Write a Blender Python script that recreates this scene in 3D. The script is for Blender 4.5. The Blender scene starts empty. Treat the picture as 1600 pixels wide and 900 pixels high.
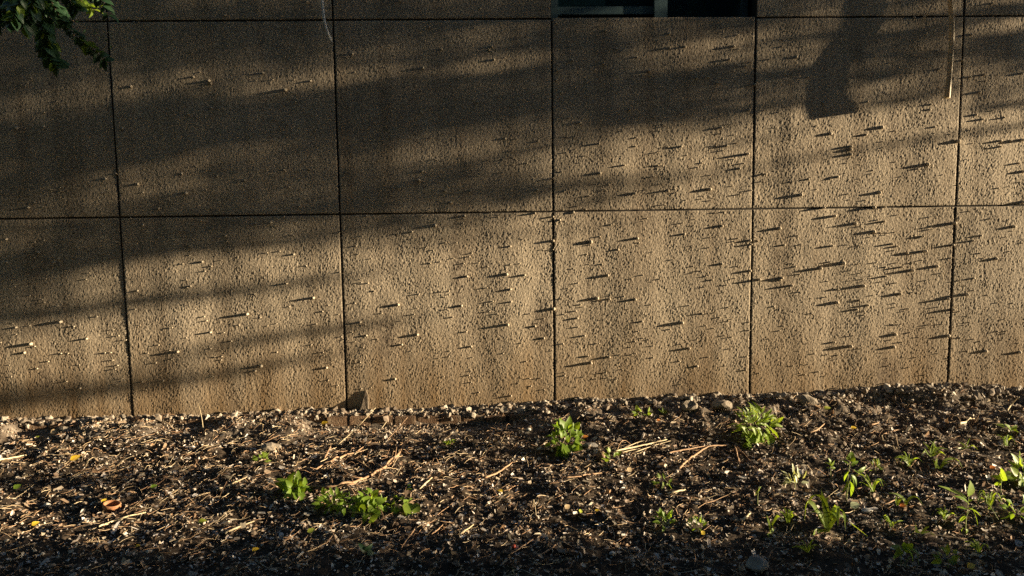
import bpy, math, random
import numpy as np
from mathutils import Vector, Matrix

random.seed(7)
rng = np.random.default_rng(7)
scene = bpy.context.scene
COL = scene.collection

# ------------------------------------------------------------------ camera
D, CAMZ, FPX = 4.0, 1.02, 1200.0
PITCH, YAW, ROLL = math.radians(5.762), math.radians(1.732), math.radians(-0.762)
fw = np.array([math.sin(YAW) * math.cos(PITCH), math.cos(YAW) * math.cos(PITCH), -math.sin(PITCH)])
rt = np.cross(fw, [0, 0, 1]); rt /= np.linalg.norm(rt)
up = np.cross(rt, fw)
RT = math.cos(ROLL) * rt + math.sin(ROLL) * up
UP = -math.sin(ROLL) * rt + math.cos(ROLL) * up
CAM = np.array([0.0, -D, CAMZ])
cd = bpy.data.cameras.new('camera')
cam = bpy.data.objects.new('camera', cd); COL.objects.link(cam)
cd.sensor_fit = 'HORIZONTAL'; cd.sensor_width = 36.0; cd.lens = FPX / 1600 * 36
cd.clip_start = 0.02; cd.clip_end = 1000
m = Matrix.Identity(4)
for i in range(3):
    m[i][0], m[i][1], m[i][2], m[i][3] = RT[i], UP[i], -fw[i], CAM[i]
cam.matrix_world = m
scene.camera = cam

# ------------------------------------------------------------------ light
SUN = np.array([1.0, -0.145, 0.135]); SUN /= np.linalg.norm(SUN)      # direction towards the low sun
EL = math.asin(SUN[2])
world = bpy.data.worlds.new('World'); scene.world = world; world.use_nodes = True
wn = world.node_tree
sky = wn.nodes.new('ShaderNodeTexSky'); sky.sky_type = 'NISHITA'; sky.sun_disc = False
sky.sun_elevation = EL; sky.sun_rotation = math.atan2(SUN[0], SUN[1])
sky.altitude = 100; sky.air_density = 1.0; sky.dust_density = 0.4; sky.ozone_density = 2.5
bg = wn.nodes['Background']; bg.inputs['Strength'].default_value = 0.05
wn.links.new(sky.outputs[0], bg.inputs['Color'])
sl = bpy.data.lights.new('sun', 'SUN'); sl.energy = 5.0; sl.angle = math.radians(0.53); sl.color = (1.0, 0.81, 0.54)
so = bpy.data.objects.new('sun', sl); COL.objects.link(so)
so.rotation_euler = Vector(SUN).to_track_quat('Z', 'Y').to_euler()
so.location = (20, -4, 6)

vs = scene.view_settings
vs.view_transform = 'Standard'; vs.look = 'None'; vs.gamma = 1.0; vs.use_curve_mapping = False
vs.exposure = 1.85
scene.render.engine = 'CYCLES'
scene.cycles.use_denoising = False
scene.cycles.max_bounces = 5

# ------------------------------------------------------------------ helpers
def ray(px, py):
    return (px - 800) / FPX * RT - (py - 450) / FPX * UP + fw

def at_y(px, py, y=0.0):
    """the point of the upright plane at depth y that this direction meets"""
    d = ray(px, py); return CAM + d * ((y - CAM[1]) / d[1])

def at_g(px, py, lift=0.0):
    """the point of the ground in this direction"""
    d = ray(px, py); z = -0.05
    for _ in range(12):
        p = CAM + d * ((z - CAM[2]) / d[2])
        p[1] = min(p[1], -0.01)
        z = 0.5 * z + 0.5 * float(gz(p[0], p[1]))
    p = CAM + d * ((z - CAM[2]) / d[2])
    return np.array([p[0], min(p[1], -0.01), float(gz(p[0], min(p[1], -0.01))) + lift])

def to_px(p):
    q = np.asarray(p) - CAM; w = q @ fw
    return 800 + FPX * (q @ RT) / w, 450 - FPX * (q @ UP) / w

def mesh_np(name, verts, faces, smooth=False):
    verts = np.asarray(verts, np.float32); faces = np.asarray(faces, np.int32)
    k = faces.shape[1]; me = bpy.data.meshes.new(name)
    me.vertices.add(len(verts)); me.vertices.foreach_set('co', verts.ravel())
    me.loops.add(faces.size); me.loops.foreach_set('vertex_index', faces.ravel())
    me.polygons.add(len(faces))
    me.polygons.foreach_set('loop_start', np.arange(0, faces.size, k, dtype=np.int32))
    me.polygons.foreach_set('loop_total', np.full(len(faces), k, np.int32))
    me.polygons.foreach_set('use_smooth', np.full(len(faces), smooth))
    me.update(calc_edges=True)
    return me

def mesh_py(name, verts, faces, smooth=False):
    me = bpy.data.meshes.new(name); me.from_pydata([tuple(map(float, v)) for v in verts], [], faces); me.update()
    if smooth: me.polygons.foreach_set('use_smooth', np.full(len(me.polygons), True))
    return me

def put(name, me, mat=None, parent=None, loc=None, M=None, kind=None):
    o = bpy.data.objects.new(name, me); COL.objects.link(o)
    if mat is not None and me is not None and len(me.materials) == 0: me.materials.append(mat)
    if parent: o.parent = parent
    if loc is not None: o.location = loc
    if M is not None: o.matrix_local = M
    if kind: o['kind'] = kind
    return o

def tag(o, label, cat, group=None):
    o['label'] = label; o['category'] = cat
    if group: o['group'] = group
    return o

def thing(name, label, cat, loc=(0, 0, 0), group=None):
    o = bpy.data.objects.new(name, None); COL.objects.link(o); o.empty_display_size = 0.05
    o.location = tuple(map(float, loc)); return tag(o, label, cat, group)

def box(x0, x1, y0, y1, z0, z1):
    v = [(x, y, z) for x in (x0, x1) for y in (y0, y1) for z in (z0, z1)]
    return v, [(0, 1, 3, 2), (4, 6, 7, 5), (0, 4, 5, 1), (2, 3, 7, 6), (0, 2, 6, 4), (1, 5, 7, 3)]

def boxes(name, lst):
    V, F = [], []
    for b in lst:
        v, f = box(*b); F += [tuple(i + len(V) for i in q) for q in f]; V += v
    return mesh_py(name, V, F)

def smooth_path(P, n):
    P = [np.asarray(p, float) for p in P]
    if len(P) == 2: return [P[0] + (P[1] - P[0]) * t for t in np.linspace(0, 1, n)]
    Q = [2 * P[0] - P[1]] + P + [2 * P[-1] - P[-2]]; out = []
    for t in np.linspace(0, len(P) - 1 - 1e-6, n):
        i = int(t); f = t - i; a, b, c, d = Q[i:i + 4]
        out.append(.5 * (2 * b + (c - a) * f + (2 * a - 5 * b + 4 * c - d) * f * f + (3 * b - a - 3 * c + d) * f ** 3))
    return out

def tube(P, R, k=6, flat=1.0, jitter=0.0, cap=True):
    """tapered tube round a path; flat scales it along y"""
    V, F = [], []
    n = len(P); R = np.interp(np.linspace(0, 1, n), np.linspace(0, 1, len(R)), R)
    for i in range(n):
        t = P[min(i + 1, n - 1)] - P[max(i - 1, 0)]; t = t / (np.linalg.norm(t) + 1e-9)
        a = np.cross(t, [0.13, 0.99, 0.05]); a /= np.linalg.norm(a) + 1e-9; b = np.cross(t, a)
        for j in range(k):
            w = 2 * math.pi * j / k; r = R[i] * (1 + jitter * random.uniform(-1, 1))
            V.append(P[i] + a * r * math.cos(w) + b * r * flat * math.sin(w))
    for i in range(n - 1):
        for j in range(k):
            F.append((i * k + j, i * k + (j + 1) % k, (i + 1) * k + (j + 1) % k, (i + 1) * k + j))
    if cap:
        F.append(tuple(range(k - 1, -1, -1))); F.append(tuple(range((n - 1) * k, n * k)))
    return V, F

def join(parts):
    V, F = [], []
    for v, f in parts:
        F += [tuple(i + len(V) for i in q) for q in f]; V += list(v)
    return V, F

def bandnoise(nz, nx, dz, dx, lam, bw=0.45, lamz=None):
    fx = np.fft.fftfreq(nx, dx)[None, :] * lam; fz = np.fft.fftfreq(nz, dz)[:, None] * (lamz or lam)
    f = np.sqrt(fx ** 2 + fz ** 2) + 1e-6
    w = np.exp(-(np.log(f) / bw) ** 2)
    r = np.fft.ifft2(np.fft.fft2(rng.standard_normal((nz, nx))) * w).real
    return r / r.std()

# ------------------------------------------------------------------ materials
def new_mat(name, rough=0.85, spec=0.3):
    mt = bpy.data.materials.new(name); mt.use_nodes = True
    b = mt.node_tree.nodes['Principled BSDF']
    b.inputs['Roughness'].default_value = rough
    b.inputs['Specular IOR Level'].default_value = spec
    return mt, mt.node_tree, b

def N(nt, kind, **kw):
    n = nt.nodes.new(kind)
    for k, v in kw.items():
        if k in n.inputs: n.inputs[k].default_value = v
        else: setattr(n, k, v)
    return n

def ramp(nt, src, stops):
    r = nt.nodes.new('ShaderNodeValToRGB'); e = r.color_ramp.elements
    while len(e) < len(stops): e.new(0.5)
    for i, (p, c) in enumerate(stops):
        e[i].position = p; e[i].color = (*c, 1) if len(c) == 3 else c
    nt.links.new(src, r.inputs['Fac']); return r

def noisy(name, stops, scale, rough=0.85, spec=0.3, bump=0.0, bscale=None, detail=5, bdist=0.01, metal=0.0):
    mt, nt, b = new_mat(name, rough, spec)
    g = N(nt, 'ShaderNodeNewGeometry')
    n = N(nt, 'ShaderNodeTexNoise', Scale=scale, Detail=detail, Roughness=0.6)
    nt.links.new(g.outputs['Position'], n.inputs['Vector'])
    r = ramp(nt, n.outputs['Fac'], stops); nt.links.new(r.outputs['Color'], b.inputs['Base Color'])
    b.inputs['Metallic'].default_value = metal
    if bump:
        n2 = N(nt, 'ShaderNodeTexNoise', Scale=bscale or scale * 4, Detail=4)
        nt.links.new(g.outputs['Position'], n2.inputs['Vector'])
        bp = N(nt, 'ShaderNodeBump', Strength=bump, Distance=bdist)
        nt.links.new(n2.outputs['Fac'], bp.inputs['Height']); nt.links.new(bp.outputs['Normal'], b.inputs['Normal'])
    return mt

def stucco_material():
    mt, nt, b = new_mat('stucco', 0.9, 0.25)
    g = N(nt, 'ShaderNodeNewGeometry')
    big = N(nt, 'ShaderNodeTexNoise', Scale=1.7, Detail=5, Roughness=0.62)
    nt.links.new(g.outputs['Position'], big.inputs['Vector'])
    c1 = ramp(nt, big.outputs['Fac'], [(0.28, (0.345, 0.286, 0.218)), (0.5, (0.43, 0.362, 0.277)), (0.74, (0.472, 0.402, 0.315))])
    # grain to grain difference of the sprayed aggregate, plus bright specks painted as highlights
    fine = N(nt, 'ShaderNodeTexNoise', Scale=110.0, Detail=3, Roughness=0.7)
    nt.links.new(g.outputs['Position'], fine.inputs['Vector'])
    c2 = ramp(nt, fine.outputs['Fac'], [(0.3, (0.66, 0.63, 0.60)), (0.52, (1, 1, 1)), (0.70, (1.5, 1.48, 1.44))])
    mx = N(nt, 'ShaderNodeMix', data_type='RGBA', blend_type='MULTIPLY'); mx.inputs[0].default_value = 1.0
    nt.links.new(c1.outputs['Color'], mx.inputs[6]); nt.links.new(c2.outputs['Color'], mx.inputs[7])
    # rain streaks and mud splash near the soil
    sep = N(nt, 'ShaderNodeSeparateXYZ'); nt.links.new(g.outputs['Position'], sep.inputs[0])
    mp = N(nt, 'ShaderNodeMapping'); mp.inputs['Scale'].default_value = (5.0, 1.0, 0.7)
    nt.links.new(g.outputs['Position'], mp.inputs['Vector'])
    st = N(nt, 'ShaderNodeTexNoise', Scale=1.6, Detail=6, Roughness=0.65); nt.links.new(mp.outputs[0], st.inputs['Vector'])
    zr = N(nt, 'ShaderNodeMapRange'); zr.inputs['From Min'].default_value = 0.5; zr.inputs['From Max'].default_value = 0.0
    nt.links.new(sep.outputs['Z'], zr.inputs['Value'])
    ml = N(nt, 'ShaderNodeMath', operation='MULTIPLY_ADD'); ml.inputs[1].default_value = 2.3; ml.inputs[2].default_value = -0.4
    nt.links.new(st.outputs['Fac'], ml.inputs[0])
    m2 = N(nt, 'ShaderNodeMath', operation='MULTIPLY', use_clamp=True)
    nt.links.new(zr.outputs[0], m2.inputs[0]); nt.links.new(ml.outputs[0], m2.inputs[1])
    m3 = N(nt, 'ShaderNodeMix', data_type='RGBA')
    nt.links.new(m2.outputs[0], m3.inputs[0]); nt.links.new(mx.outputs[2], m3.inputs[6]); m3.inputs[7].default_value = (0.26, 0.175, 0.095, 1)
    # sooty patches with ragged outlines
    prev = m3.outputs[2]
    for (px, py, rx, rz) in [(606, 520, .07, .22), (536, 520, .05, .32), (845, 505, .08, .16), (1060, 610, .12, .10), (70, 600, .05, .12), (1385, 590, .09, .13), (715, 430, .04, .3), (1485, 430, .03, .3)]:
        c = at_y(px, py)
        mp2 = N(nt, 'ShaderNodeMapping'); mp2.inputs['Location'].default_value = (-c[0] / rx, 0, -c[2] / rz); mp2.inputs['Scale'].default_value = (1 / rx, 0, 1 / rz)
        nt.links.new(g.outputs['Position'], mp2.inputs['Vector'])
        ln = N(nt, 'ShaderNodeVectorMath', operation='LENGTH'); nt.links.new(mp2.outputs[0], ln.inputs[0])
        mr = N(nt, 'ShaderNodeMapRange'); mr.inputs['From Min'].default_value = 1.15; mr.inputs['From Max'].default_value = 0.2
        nt.links.new(ln.outputs['Value'], mr.inputs['Value'])
        nn = N(nt, 'ShaderNodeTexNoise', Scale=38.0, Detail=5, Roughness=0.7); nt.links.new(g.outputs['Position'], nn.inputs['Vector'])
        r2 = ramp(nt, nn.outputs['Fac'], [(0.38, (0, 0, 0)), (0.58, (0.85, 0.85, 0.85))])
        mm = N(nt, 'ShaderNodeMath', operation='MULTIPLY', use_clamp=True)
        nt.links.new(mr.outputs[0], mm.inputs[0]); nt.links.new(r2.outputs['Color'], mm.inputs[1])
        mk = N(nt, 'ShaderNodeMix', data_type='RGBA'); nt.links.new(mm.outputs[0], mk.inputs[0]); nt.links.new(prev, mk.inputs[6])
        mk.inputs[7].default_value = (0.12, 0.09, 0.068, 1); prev = mk.outputs[2]
    # every panel was sprayed from another batch; long soft runs of rain dirt
    oi = N(nt, 'ShaderNodeObjectInfo'); pr_ = N(nt, 'ShaderNodeMapRange'); pr_.inputs['To Min'].default_value = 0.88; pr_.inputs['To Max'].default_value = 1.06
    nt.links.new(oi.outputs['Random'], pr_.inputs['Value'])
    mp3 = N(nt, 'ShaderNodeMapping'); mp3.inputs['Scale'].default_value = (7.0, 1.0, 0.45); nt.links.new(g.outputs['Position'], mp3.inputs['Vector'])
    s3 = N(nt, 'ShaderNodeTexNoise', Scale=1.3, Detail=5, Roughness=0.6); nt.links.new(mp3.outputs[0], s3.inputs['Vector'])
    r3 = ramp(nt, s3.outputs['Fac'], [(0.32, (0.76, 0.73, 0.70)), (0.5, (0.96, 0.955, 0.95)), (0.68, (1.08, 1.07, 1.05))])
    k1 = N(nt, 'ShaderNodeMix', data_type='RGBA', blend_type='MULTIPLY'); k1.inputs[0].default_value = 1.0
    nt.links.new(prev, k1.inputs[6]); nt.links.new(r3.outputs['Color'], k1.inputs[7])
    k2 = N(nt, 'ShaderNodeVectorMath', operation='SCALE'); nt.links.new(k1.outputs[2], k2.inputs[0]); nt.links.new(pr_.outputs[0], k2.inputs['Scale'])
    nt.links.new(k2.outputs[0], b.inputs['Base Color'])
    n3 = N(nt, 'ShaderNodeTexNoise', Scale=170.0, Detail=3, Roughness=0.65); nt.links.new(g.outputs['Position'], n3.inputs['Vector'])
    bp = N(nt, 'ShaderNodeBump', Strength=0.85, Distance=0.0018)
    nt.links.new(n3.outputs['Fac'], bp.inputs['Height']); nt.links.new(bp.outputs['Normal'], b.inputs['Normal'])
    return mt

def leaf_material(name, c0, c1, trans=0.45, tm=(1.5, 1.35, 0.5, 1)):
    mt, nt, b = new_mat(name, 0.45, 0.4)
    oi = N(nt, 'ShaderNodeObjectInfo'); g = N(nt, 'ShaderNodeNewGeometry')
    n = N(nt, 'ShaderNodeTexNoise', Scale=45.0, Detail=3); nt.links.new(g.outputs['Position'], n.inputs['Vector'])
    ad = N(nt, 'ShaderNodeMath', operation='MULTIPLY_ADD'); ad.inputs[1].default_value = 0.5
    nt.links.new(oi.outputs['Random'], ad.inputs[0]); 
    h = N(nt, 'ShaderNodeMath', operation='MULTIPLY'); h.inputs[1].default_value = 0.5
    nt.links.new(n.outputs['Fac'], h.inputs[0]); nt.links.new(h.outputs[0], ad.inputs[2])
    r = ramp(nt, ad.outputs[0], [(0.15, c0), (0.85, c1)])
    nt.links.new(r.outputs['Color'], b.inputs['Base Color'])
    tr = N(nt, 'ShaderNodeBsdfTranslucent'); 
    mc = N(nt, 'ShaderNodeMix', data_type='RGBA', blend_type='MULTIPLY'); mc.inputs[0].default_value = 1; mc.inputs[7].default_value = tm
    nt.links.new(r.outputs['Color'], mc.inputs[6]); nt.links.new(mc.outputs[2], tr.inputs['Color'])
    ms = N(nt, 'ShaderNodeMixShader'); ms.inputs[0].default_value = trans
    nt.links.new(b.outputs[0], ms.inputs[1]); nt.links.new(tr.outputs[0], ms.inputs[2])
    nt.links.new(ms.outputs[0], nt.nodes['Material Output'].inputs['Surface'])
    return mt

def attr_material(name, rough=0.8, trans=0.0):
    mt, nt, b = new_mat(name, rough, 0.35)
    a = N(nt, 'ShaderNodeAttribute'); a.attribute_name = 'tint'
    nt.links.new(a.outputs['Color'], b.inputs['Base Color'])
    if trans:                                     # dry leaf lets light through
        tr = N(nt, 'ShaderNodeBsdfTranslucent'); nt.links.new(a.outputs['Color'], tr.inputs['Color'])
        ms = N(nt, 'ShaderNodeMixShader'); ms.inputs[0].default_value = trans
        nt.links.new(b.outputs[0], ms.inputs[1]); nt.links.new(tr.outputs[0], ms.inputs[2]); nt.links.new(ms.outputs[0], nt.nodes['Material Output'].inputs['Surface'])
    return mt

M_stucco = stucco_material()
M_nub = noisy('aggregate_nub', [(0.3, (0.36, 0.30, 0.22)), (0.7, (0.50, 0.43, 0.33))], 60, 0.75, 0.35)
M_joint = noisy('joint_filler', [(0.3, (0.035, 0.028, 0.022)), (0.7, (0.06, 0.05, 0.04))], 30)
M_soil = noisy('soil', [(0.3, (0.030, 0.022, 0.016)), (0.55, (0.052, 0.038, 0.027)), (0.75, (0.10, 0.075, 0.055))], 14, 0.95, 0.15, 0.5, 160, 6, 0.006)
nt = M_soil.node_tree; b_ = nt.nodes['Principled BSDF']; old = b_.inputs['Base Color'].links[0].from_socket
g_ = N(nt, 'ShaderNodeNewGeometry'); sp_ = N(nt, 'ShaderNodeSeparateXYZ'); nt.links.new(g_.outputs['Position'], sp_.inputs[0])
mr_ = N(nt, 'ShaderNodeMapRange'); mr_.inputs['From Min'].default_value = -0.5; mr_.inputs['From Max'].default_value = -0.1; nt.links.new(sp_.outputs['Y'], mr_.inputs['Value'])
nn_ = N(nt, 'ShaderNodeTexNoise', Scale=9.0, Detail=5, Roughness=0.65); nt.links.new(g_.outputs['Position'], nn_.inputs['Vector'])
rp_ = ramp(nt, nn_.outputs['Fac'], [(0.38, (0, 0, 0)), (0.62, (1, 1, 1))]); mm_ = N(nt, 'ShaderNodeMath', operation='MULTIPLY'); nt.links.new(mr_.outputs[0], mm_.inputs[0]); nt.links.new(rp_.outputs['Color'], mm_.inputs[1])
mx_ = N(nt, 'ShaderNodeMix', data_type='RGBA'); nt.links.new(mm_.outputs[0], mx_.inputs[0]); nt.links.new(old, mx_.inputs[6]); mx_.inputs[7].default_value = (0.21, 0.175, 0.14, 1)
nt.links.new(mx_.outputs[2], b_.inputs['Base Color'])
M_crust = noisy('mortar_crust', [(0.3, (0.13, 0.105, 0.08)), (0.7, (0.30, 0.26, 0.21))], 40, 0.95, 0.15, 0.5, 180)
M_brick = noisy('brick_clay', [(0.3, (0.11, 0.070, 0.045)), (0.5, (0.17, 0.105, 0.065)), (0.72, (0.24, 0.185, 0.13))], 26, 0.9, 0.2, 0.5, 150)
M_frame = noisy('window_paint', [(0.3, (0.060, 0.105, 0.125)), (0.7, (0.085, 0.14, 0.16))], 12, 0.45, 0.4)
M_dark = noisy('dark_room', [(0.3, (0.008, 0.010, 0.012)), (0.7, (0.014, 0.016, 0.018))], 3, 0.9, 0.1)
M_hose_grey = noisy('grey_hose', [(0.3, (0.55, 0.54, 0.52)), (0.7, (0.68, 0.67, 0.65))], 30, 0.4, 0.5)
M_hose_cream = None
M_plaster_shade = noisy('damp_plaster', [(0.3, (0.08, 0.062, 0.046)), (0.7, (0.15, 0.12, 0.09))], 40, 0.95, 0.15, 0.5, 180)  # shard plaster, its shadow put into a darker colour
M_wood = noisy('dead_twig', [(0.3, (0.22, 0.13, 0.075)), (0.55, (0.36, 0.23, 0.14)), (0.75, (0.46, 0.33, 0.21))], 70, 0.8, 0.3, 0.4, 300, 4, 0.003)
M_straw = noisy('dry_straw', [(0.3, (0.42, 0.33, 0.20)), (0.7, (0.60, 0.50, 0.33))], 60, 0.7, 0.35)
M_bark = noisy('bark', [(0.3, (0.05, 0.038, 0.028)), (0.7, (0.13, 0.10, 0.075))], 18, 0.95, 0.15, 0.8, 60)
M_stone = noisy('field_stone', [(0.3, (0.13, 0.12, 0.11)), (0.7, (0.30, 0.275, 0.25))], 25, 0.9, 0.25, 0.4, 140)
M_white = noisy('pale_pebble', [(0.3, (0.48, 0.45, 0.40)), (0.7, (0.68, 0.65, 0.60))], 40, 0.6, 0.4)
M_red = noisy('red_berry', [(0.3, (0.30, 0.03, 0.02)), (0.7, (0.45, 0.07, 0.03))], 40, 0.4, 0.5)
M_terra = noisy('terracotta', [(0.3, (0.30, 0.13, 0.06)), (0.7, (0.42, 0.20, 0.10))], 30, 0.7, 0.3)
M_leafA = leaf_material('leaf_green', (0.13, 0.215, 0.026), (0.21, 0.32, 0.042), 0.55)
M_leafB = leaf_material('leaf_yellow_green', (0.16, 0.25, 0.035), (0.25, 0.34, 0.055), 0.55)
M_leafC = leaf_material('leaf_blue_green', (0.025, 0.065, 0.030), (0.045, 0.10, 0.045), 0.3)
M_leafD = leaf_material('leaf_pale', (0.26, 0.30, 0.18), (0.38, 0.40, 0.26), 0.3)
M_leafT = leaf_material('tree_leaf', (0.035, 0.085, 0.02), (0.06, 0.12, 0.03), 0.15)
M_stem = noisy('green_stem', [(0.3, (0.16, 0.20, 0.06)), (0.7, (0.26, 0.28, 0.10))], 50, 0.6, 0.35)
M_yel = leaf_material('fallen_yellow', (0.50, 0.33, 0.02), (0.66, 0.48, 0.05), 0.3)
M_ora = leaf_material('fallen_orange', (0.50, 0.14, 0.02), (0.60, 0.24, 0.04), 0.3)
M_lime = leaf_material('fallen_lime', (0.30, 0.36, 0.04), (0.42, 0.46, 0.08), 0.3)
M_tan = leaf_material('fallen_tan', (0.30, 0.21, 0.12), (0.46, 0.36, 0.22), 0.2)
M_hose_cream = leaf_material('cream_hose', (0.50, 0.40, 0.26), (0.62, 0.52, 0.36), 0.4, (1.0, .95, .8, 1))
M_litter = attr_material('stone_and_straw'); M_flake = attr_material('dead_leaf', .6, .22)

# ------------------------------------------------------------------ ground
GX0, GX1, GY0, GY1, GS = -3.5, 4.0, -2.75, 0.0, 0.0124
gnx, gny = int((GX1 - GX0) / GS) + 1, int((GY1 - GY0) / GS) + 1
gx = np.linspace(GX0, GX1, gnx); gy = np.linspace(GY0, GY1, gny)
def sstep(a, b, x):
    t = np.clip((x - a) / (b - a), 0, 1); return t * t * (3 - 2 * t)
XX, YY = np.meshgrid(gx, gy)
XB = at_y(852, 640, -0.1)[0]                   # where the brick course ends
XL = at_y(1330, 620, -0.1)[0]                  # where the crusty ledge begins
n1 = bandnoise(gny, gnx, GS, GS, 0.55, 0.5); n2 = bandnoise(gny, gnx, GS, GS, 0.19, 0.45)
n3 = bandnoise(gny, gnx, GS, GS, 0.075, 0.45); n4 = bandnoise(gny, gnx, GS, GS, 0.034, 0.4)
base = -0.058 + 0.004 * XX
wob = 0.03 * np.sin(XX * 4.1) + 0.02 * np.sin(XX * 9.7 + 1)
BRY = -0.135                                    # front of the brick course
WB = [(-200, 657), (0, 655), (100, 656), (205, 652), (300, 650), (420, 645), (480, 642), (560, 641), (650, 639), (800, 631), (866, 627), (1000, 622), (1170, 616), (1330, 612), (1400, 607), (1480, 604), (1600, 611), (1800, 611)]
WZ = np.interp(XX, [at_y(a, b_)[0] for a, b_ in WB], [at_y(a, b_)[2] for a, b_ in WB])
BPX, BPY = [-200, 30, 120, 190, 260, 330, 480, 700, 830, 1000], [668, 664.5, 664, 660, 658, 656, 650.5, 650, 648.5, 647]
BZ = [(at_y(a, b_, BRY)[0], at_y(a, b_, BRY)[2]) for a, b_ in zip(BPX, BPY)]
def brick_top(x): return np.interp(x, [b_[0] for b_ in BZ], [b_[1] for b_ in BZ])
VIS = [(-200, .004), (20, .004), (34, -.036), (96, -.034), (140, .0), (236, .004), (262, -.026), (336, -.026), (360, -.002), (470, -.006), (488, -.060), (690, -.060), (740, -.052), (800, -.036), (850, .0)]
FLD = np.interp(XX, [at_y(a, 655, BRY)[0] for a, _ in VIS], [b_ for _, b_ in VIS])
edge = sstep(BRY - .012, BRY + .03, YY)
left = ((WZ - .008) * sstep(-.12, 0, YY) + (brick_top(XX) + .006) * (1 - sstep(-.12, 0, YY)) - base) * edge + (FLD + brick_top(XX) - base) * (1 - edge) * sstep(-0.5 + wob, BRY - .05, YY)
mid = (WZ - .008 - base) * sstep(-0.62 + wob, -0.03, YY)
ledge = (WZ - .010 - base) * sstep(-0.155 + wob, -0.09 + wob, YY) + 0.015 * sstep(-0.7, -0.2, YY)
wl = sstep(XB + 0.12, XB - 0.12, XX); wr = sstep(XL - 0.15, XL + 0.15, XX)
GZ = base + left * wl + (1 - wl) * (mid * (1 - wr) + ledge * wr)
near = sstep(-0.75, -0.15, YY); calm = 1 - .75 * wl * (FLD < -.02) * sstep(-.36, -.2, YY); foot = 1 - .8 * sstep(-.06, 0, YY)
GZ += (0.0060 * n1 * (1 - .6 * near) + (0.0042 + 0.003 * (1 - wl) * near) * n2 + (0.0034 + 0.0032 * near * (1 - wl)) * n3 + (0.0022 + .002 * near) * n4) * calm * foot
def gz(x, y):
    i = np.clip((np.asarray(x) - GX0) / GS, 0, gnx - 1.001); j = np.clip((np.asarray(y) - GY0) / GS, 0, gny - 1.001)
    a, b_ = i.astype(int), j.astype(int); u, v = i - a, j - b_
    return (GZ[b_, a] * (1 - u) + GZ[b_, a + 1] * u) * (1 - v) + (GZ[b_ + 1, a] * (1 - u) + GZ[b_ + 1, a + 1] * u) * v
idx = np.arange(gnx * gny).reshape(gny, gnx)
F = np.stack([idx[:-1, :-1], idx[:-1, 1:], idx[1:, 1:], idx[1:, :-1]], -1).reshape(-1, 4)
ZE = GZ.copy(); ZE[0, :] = -0.16; ZE[:, 0] = -0.16; ZE[:, -1] = -0.16
put('soil_strip', mesh_np('soil_strip', np.stack([XX, YY, ZE], -1).reshape(-1, 3), F, True), M_soil, kind='structure')
# the ground beyond, one sheet to the horizon
q = np.concatenate([-np.geomspace(500, 2, 22), np.linspace(-1.5, 1.5, 9), np.geomspace(2, 500, 22)])
AX, AY = np.meshgrid(q, q); k = len(q); idx = np.arange(k * k).reshape(k, k)
F = np.stack([idx[:-1, :-1], idx[:-1, 1:], idx[1:, 1:], idx[1:, :-1]], -1).reshape(-1, 4)
put('ground', mesh_np('ground', np.stack([AX, AY, np.full_like(AX, -0.12)], -1).reshape(-1, 3), F), M_soil, kind='structure')

# ------------------------------------------------------------------ the rendered wall
XJ = [D * v for v in (-1.025, -0.7475, -0.4695, -0.1902, 0.0850, 0.3467, 0.6172, 0.8850, 1.153)]
ZJ = [-0.14, 1.012, 1.984, 2.956]
wall = thing('stucco_wall', 'tan pebble-dash wall scored into big square panels, streaked with evening shade', 'wall', (0, 0, 0))
GAP = 0.0048
WIN = (XJ[4], XJ[5])
Mj = boxes('backing', [(XJ[0], WIN[0] - .02, 0.0060, 0.36, -0.3, 3.1), (WIN[1] + .02, XJ[-1], 0.0060, 0.36, -0.3, 3.1), (WIN[0] - .02, WIN[1] + .02, 0.0060, 0.36, -0.3, ZJ[2] - 0.01)])
put('joint_backing', Mj, M_joint, wall)
put('coping', boxes('coping', [(XJ[0] - .05, XJ[-1] + .05, -0.06, 0.42, 3.10, 3.18)]), M_stucco, wall)

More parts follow.
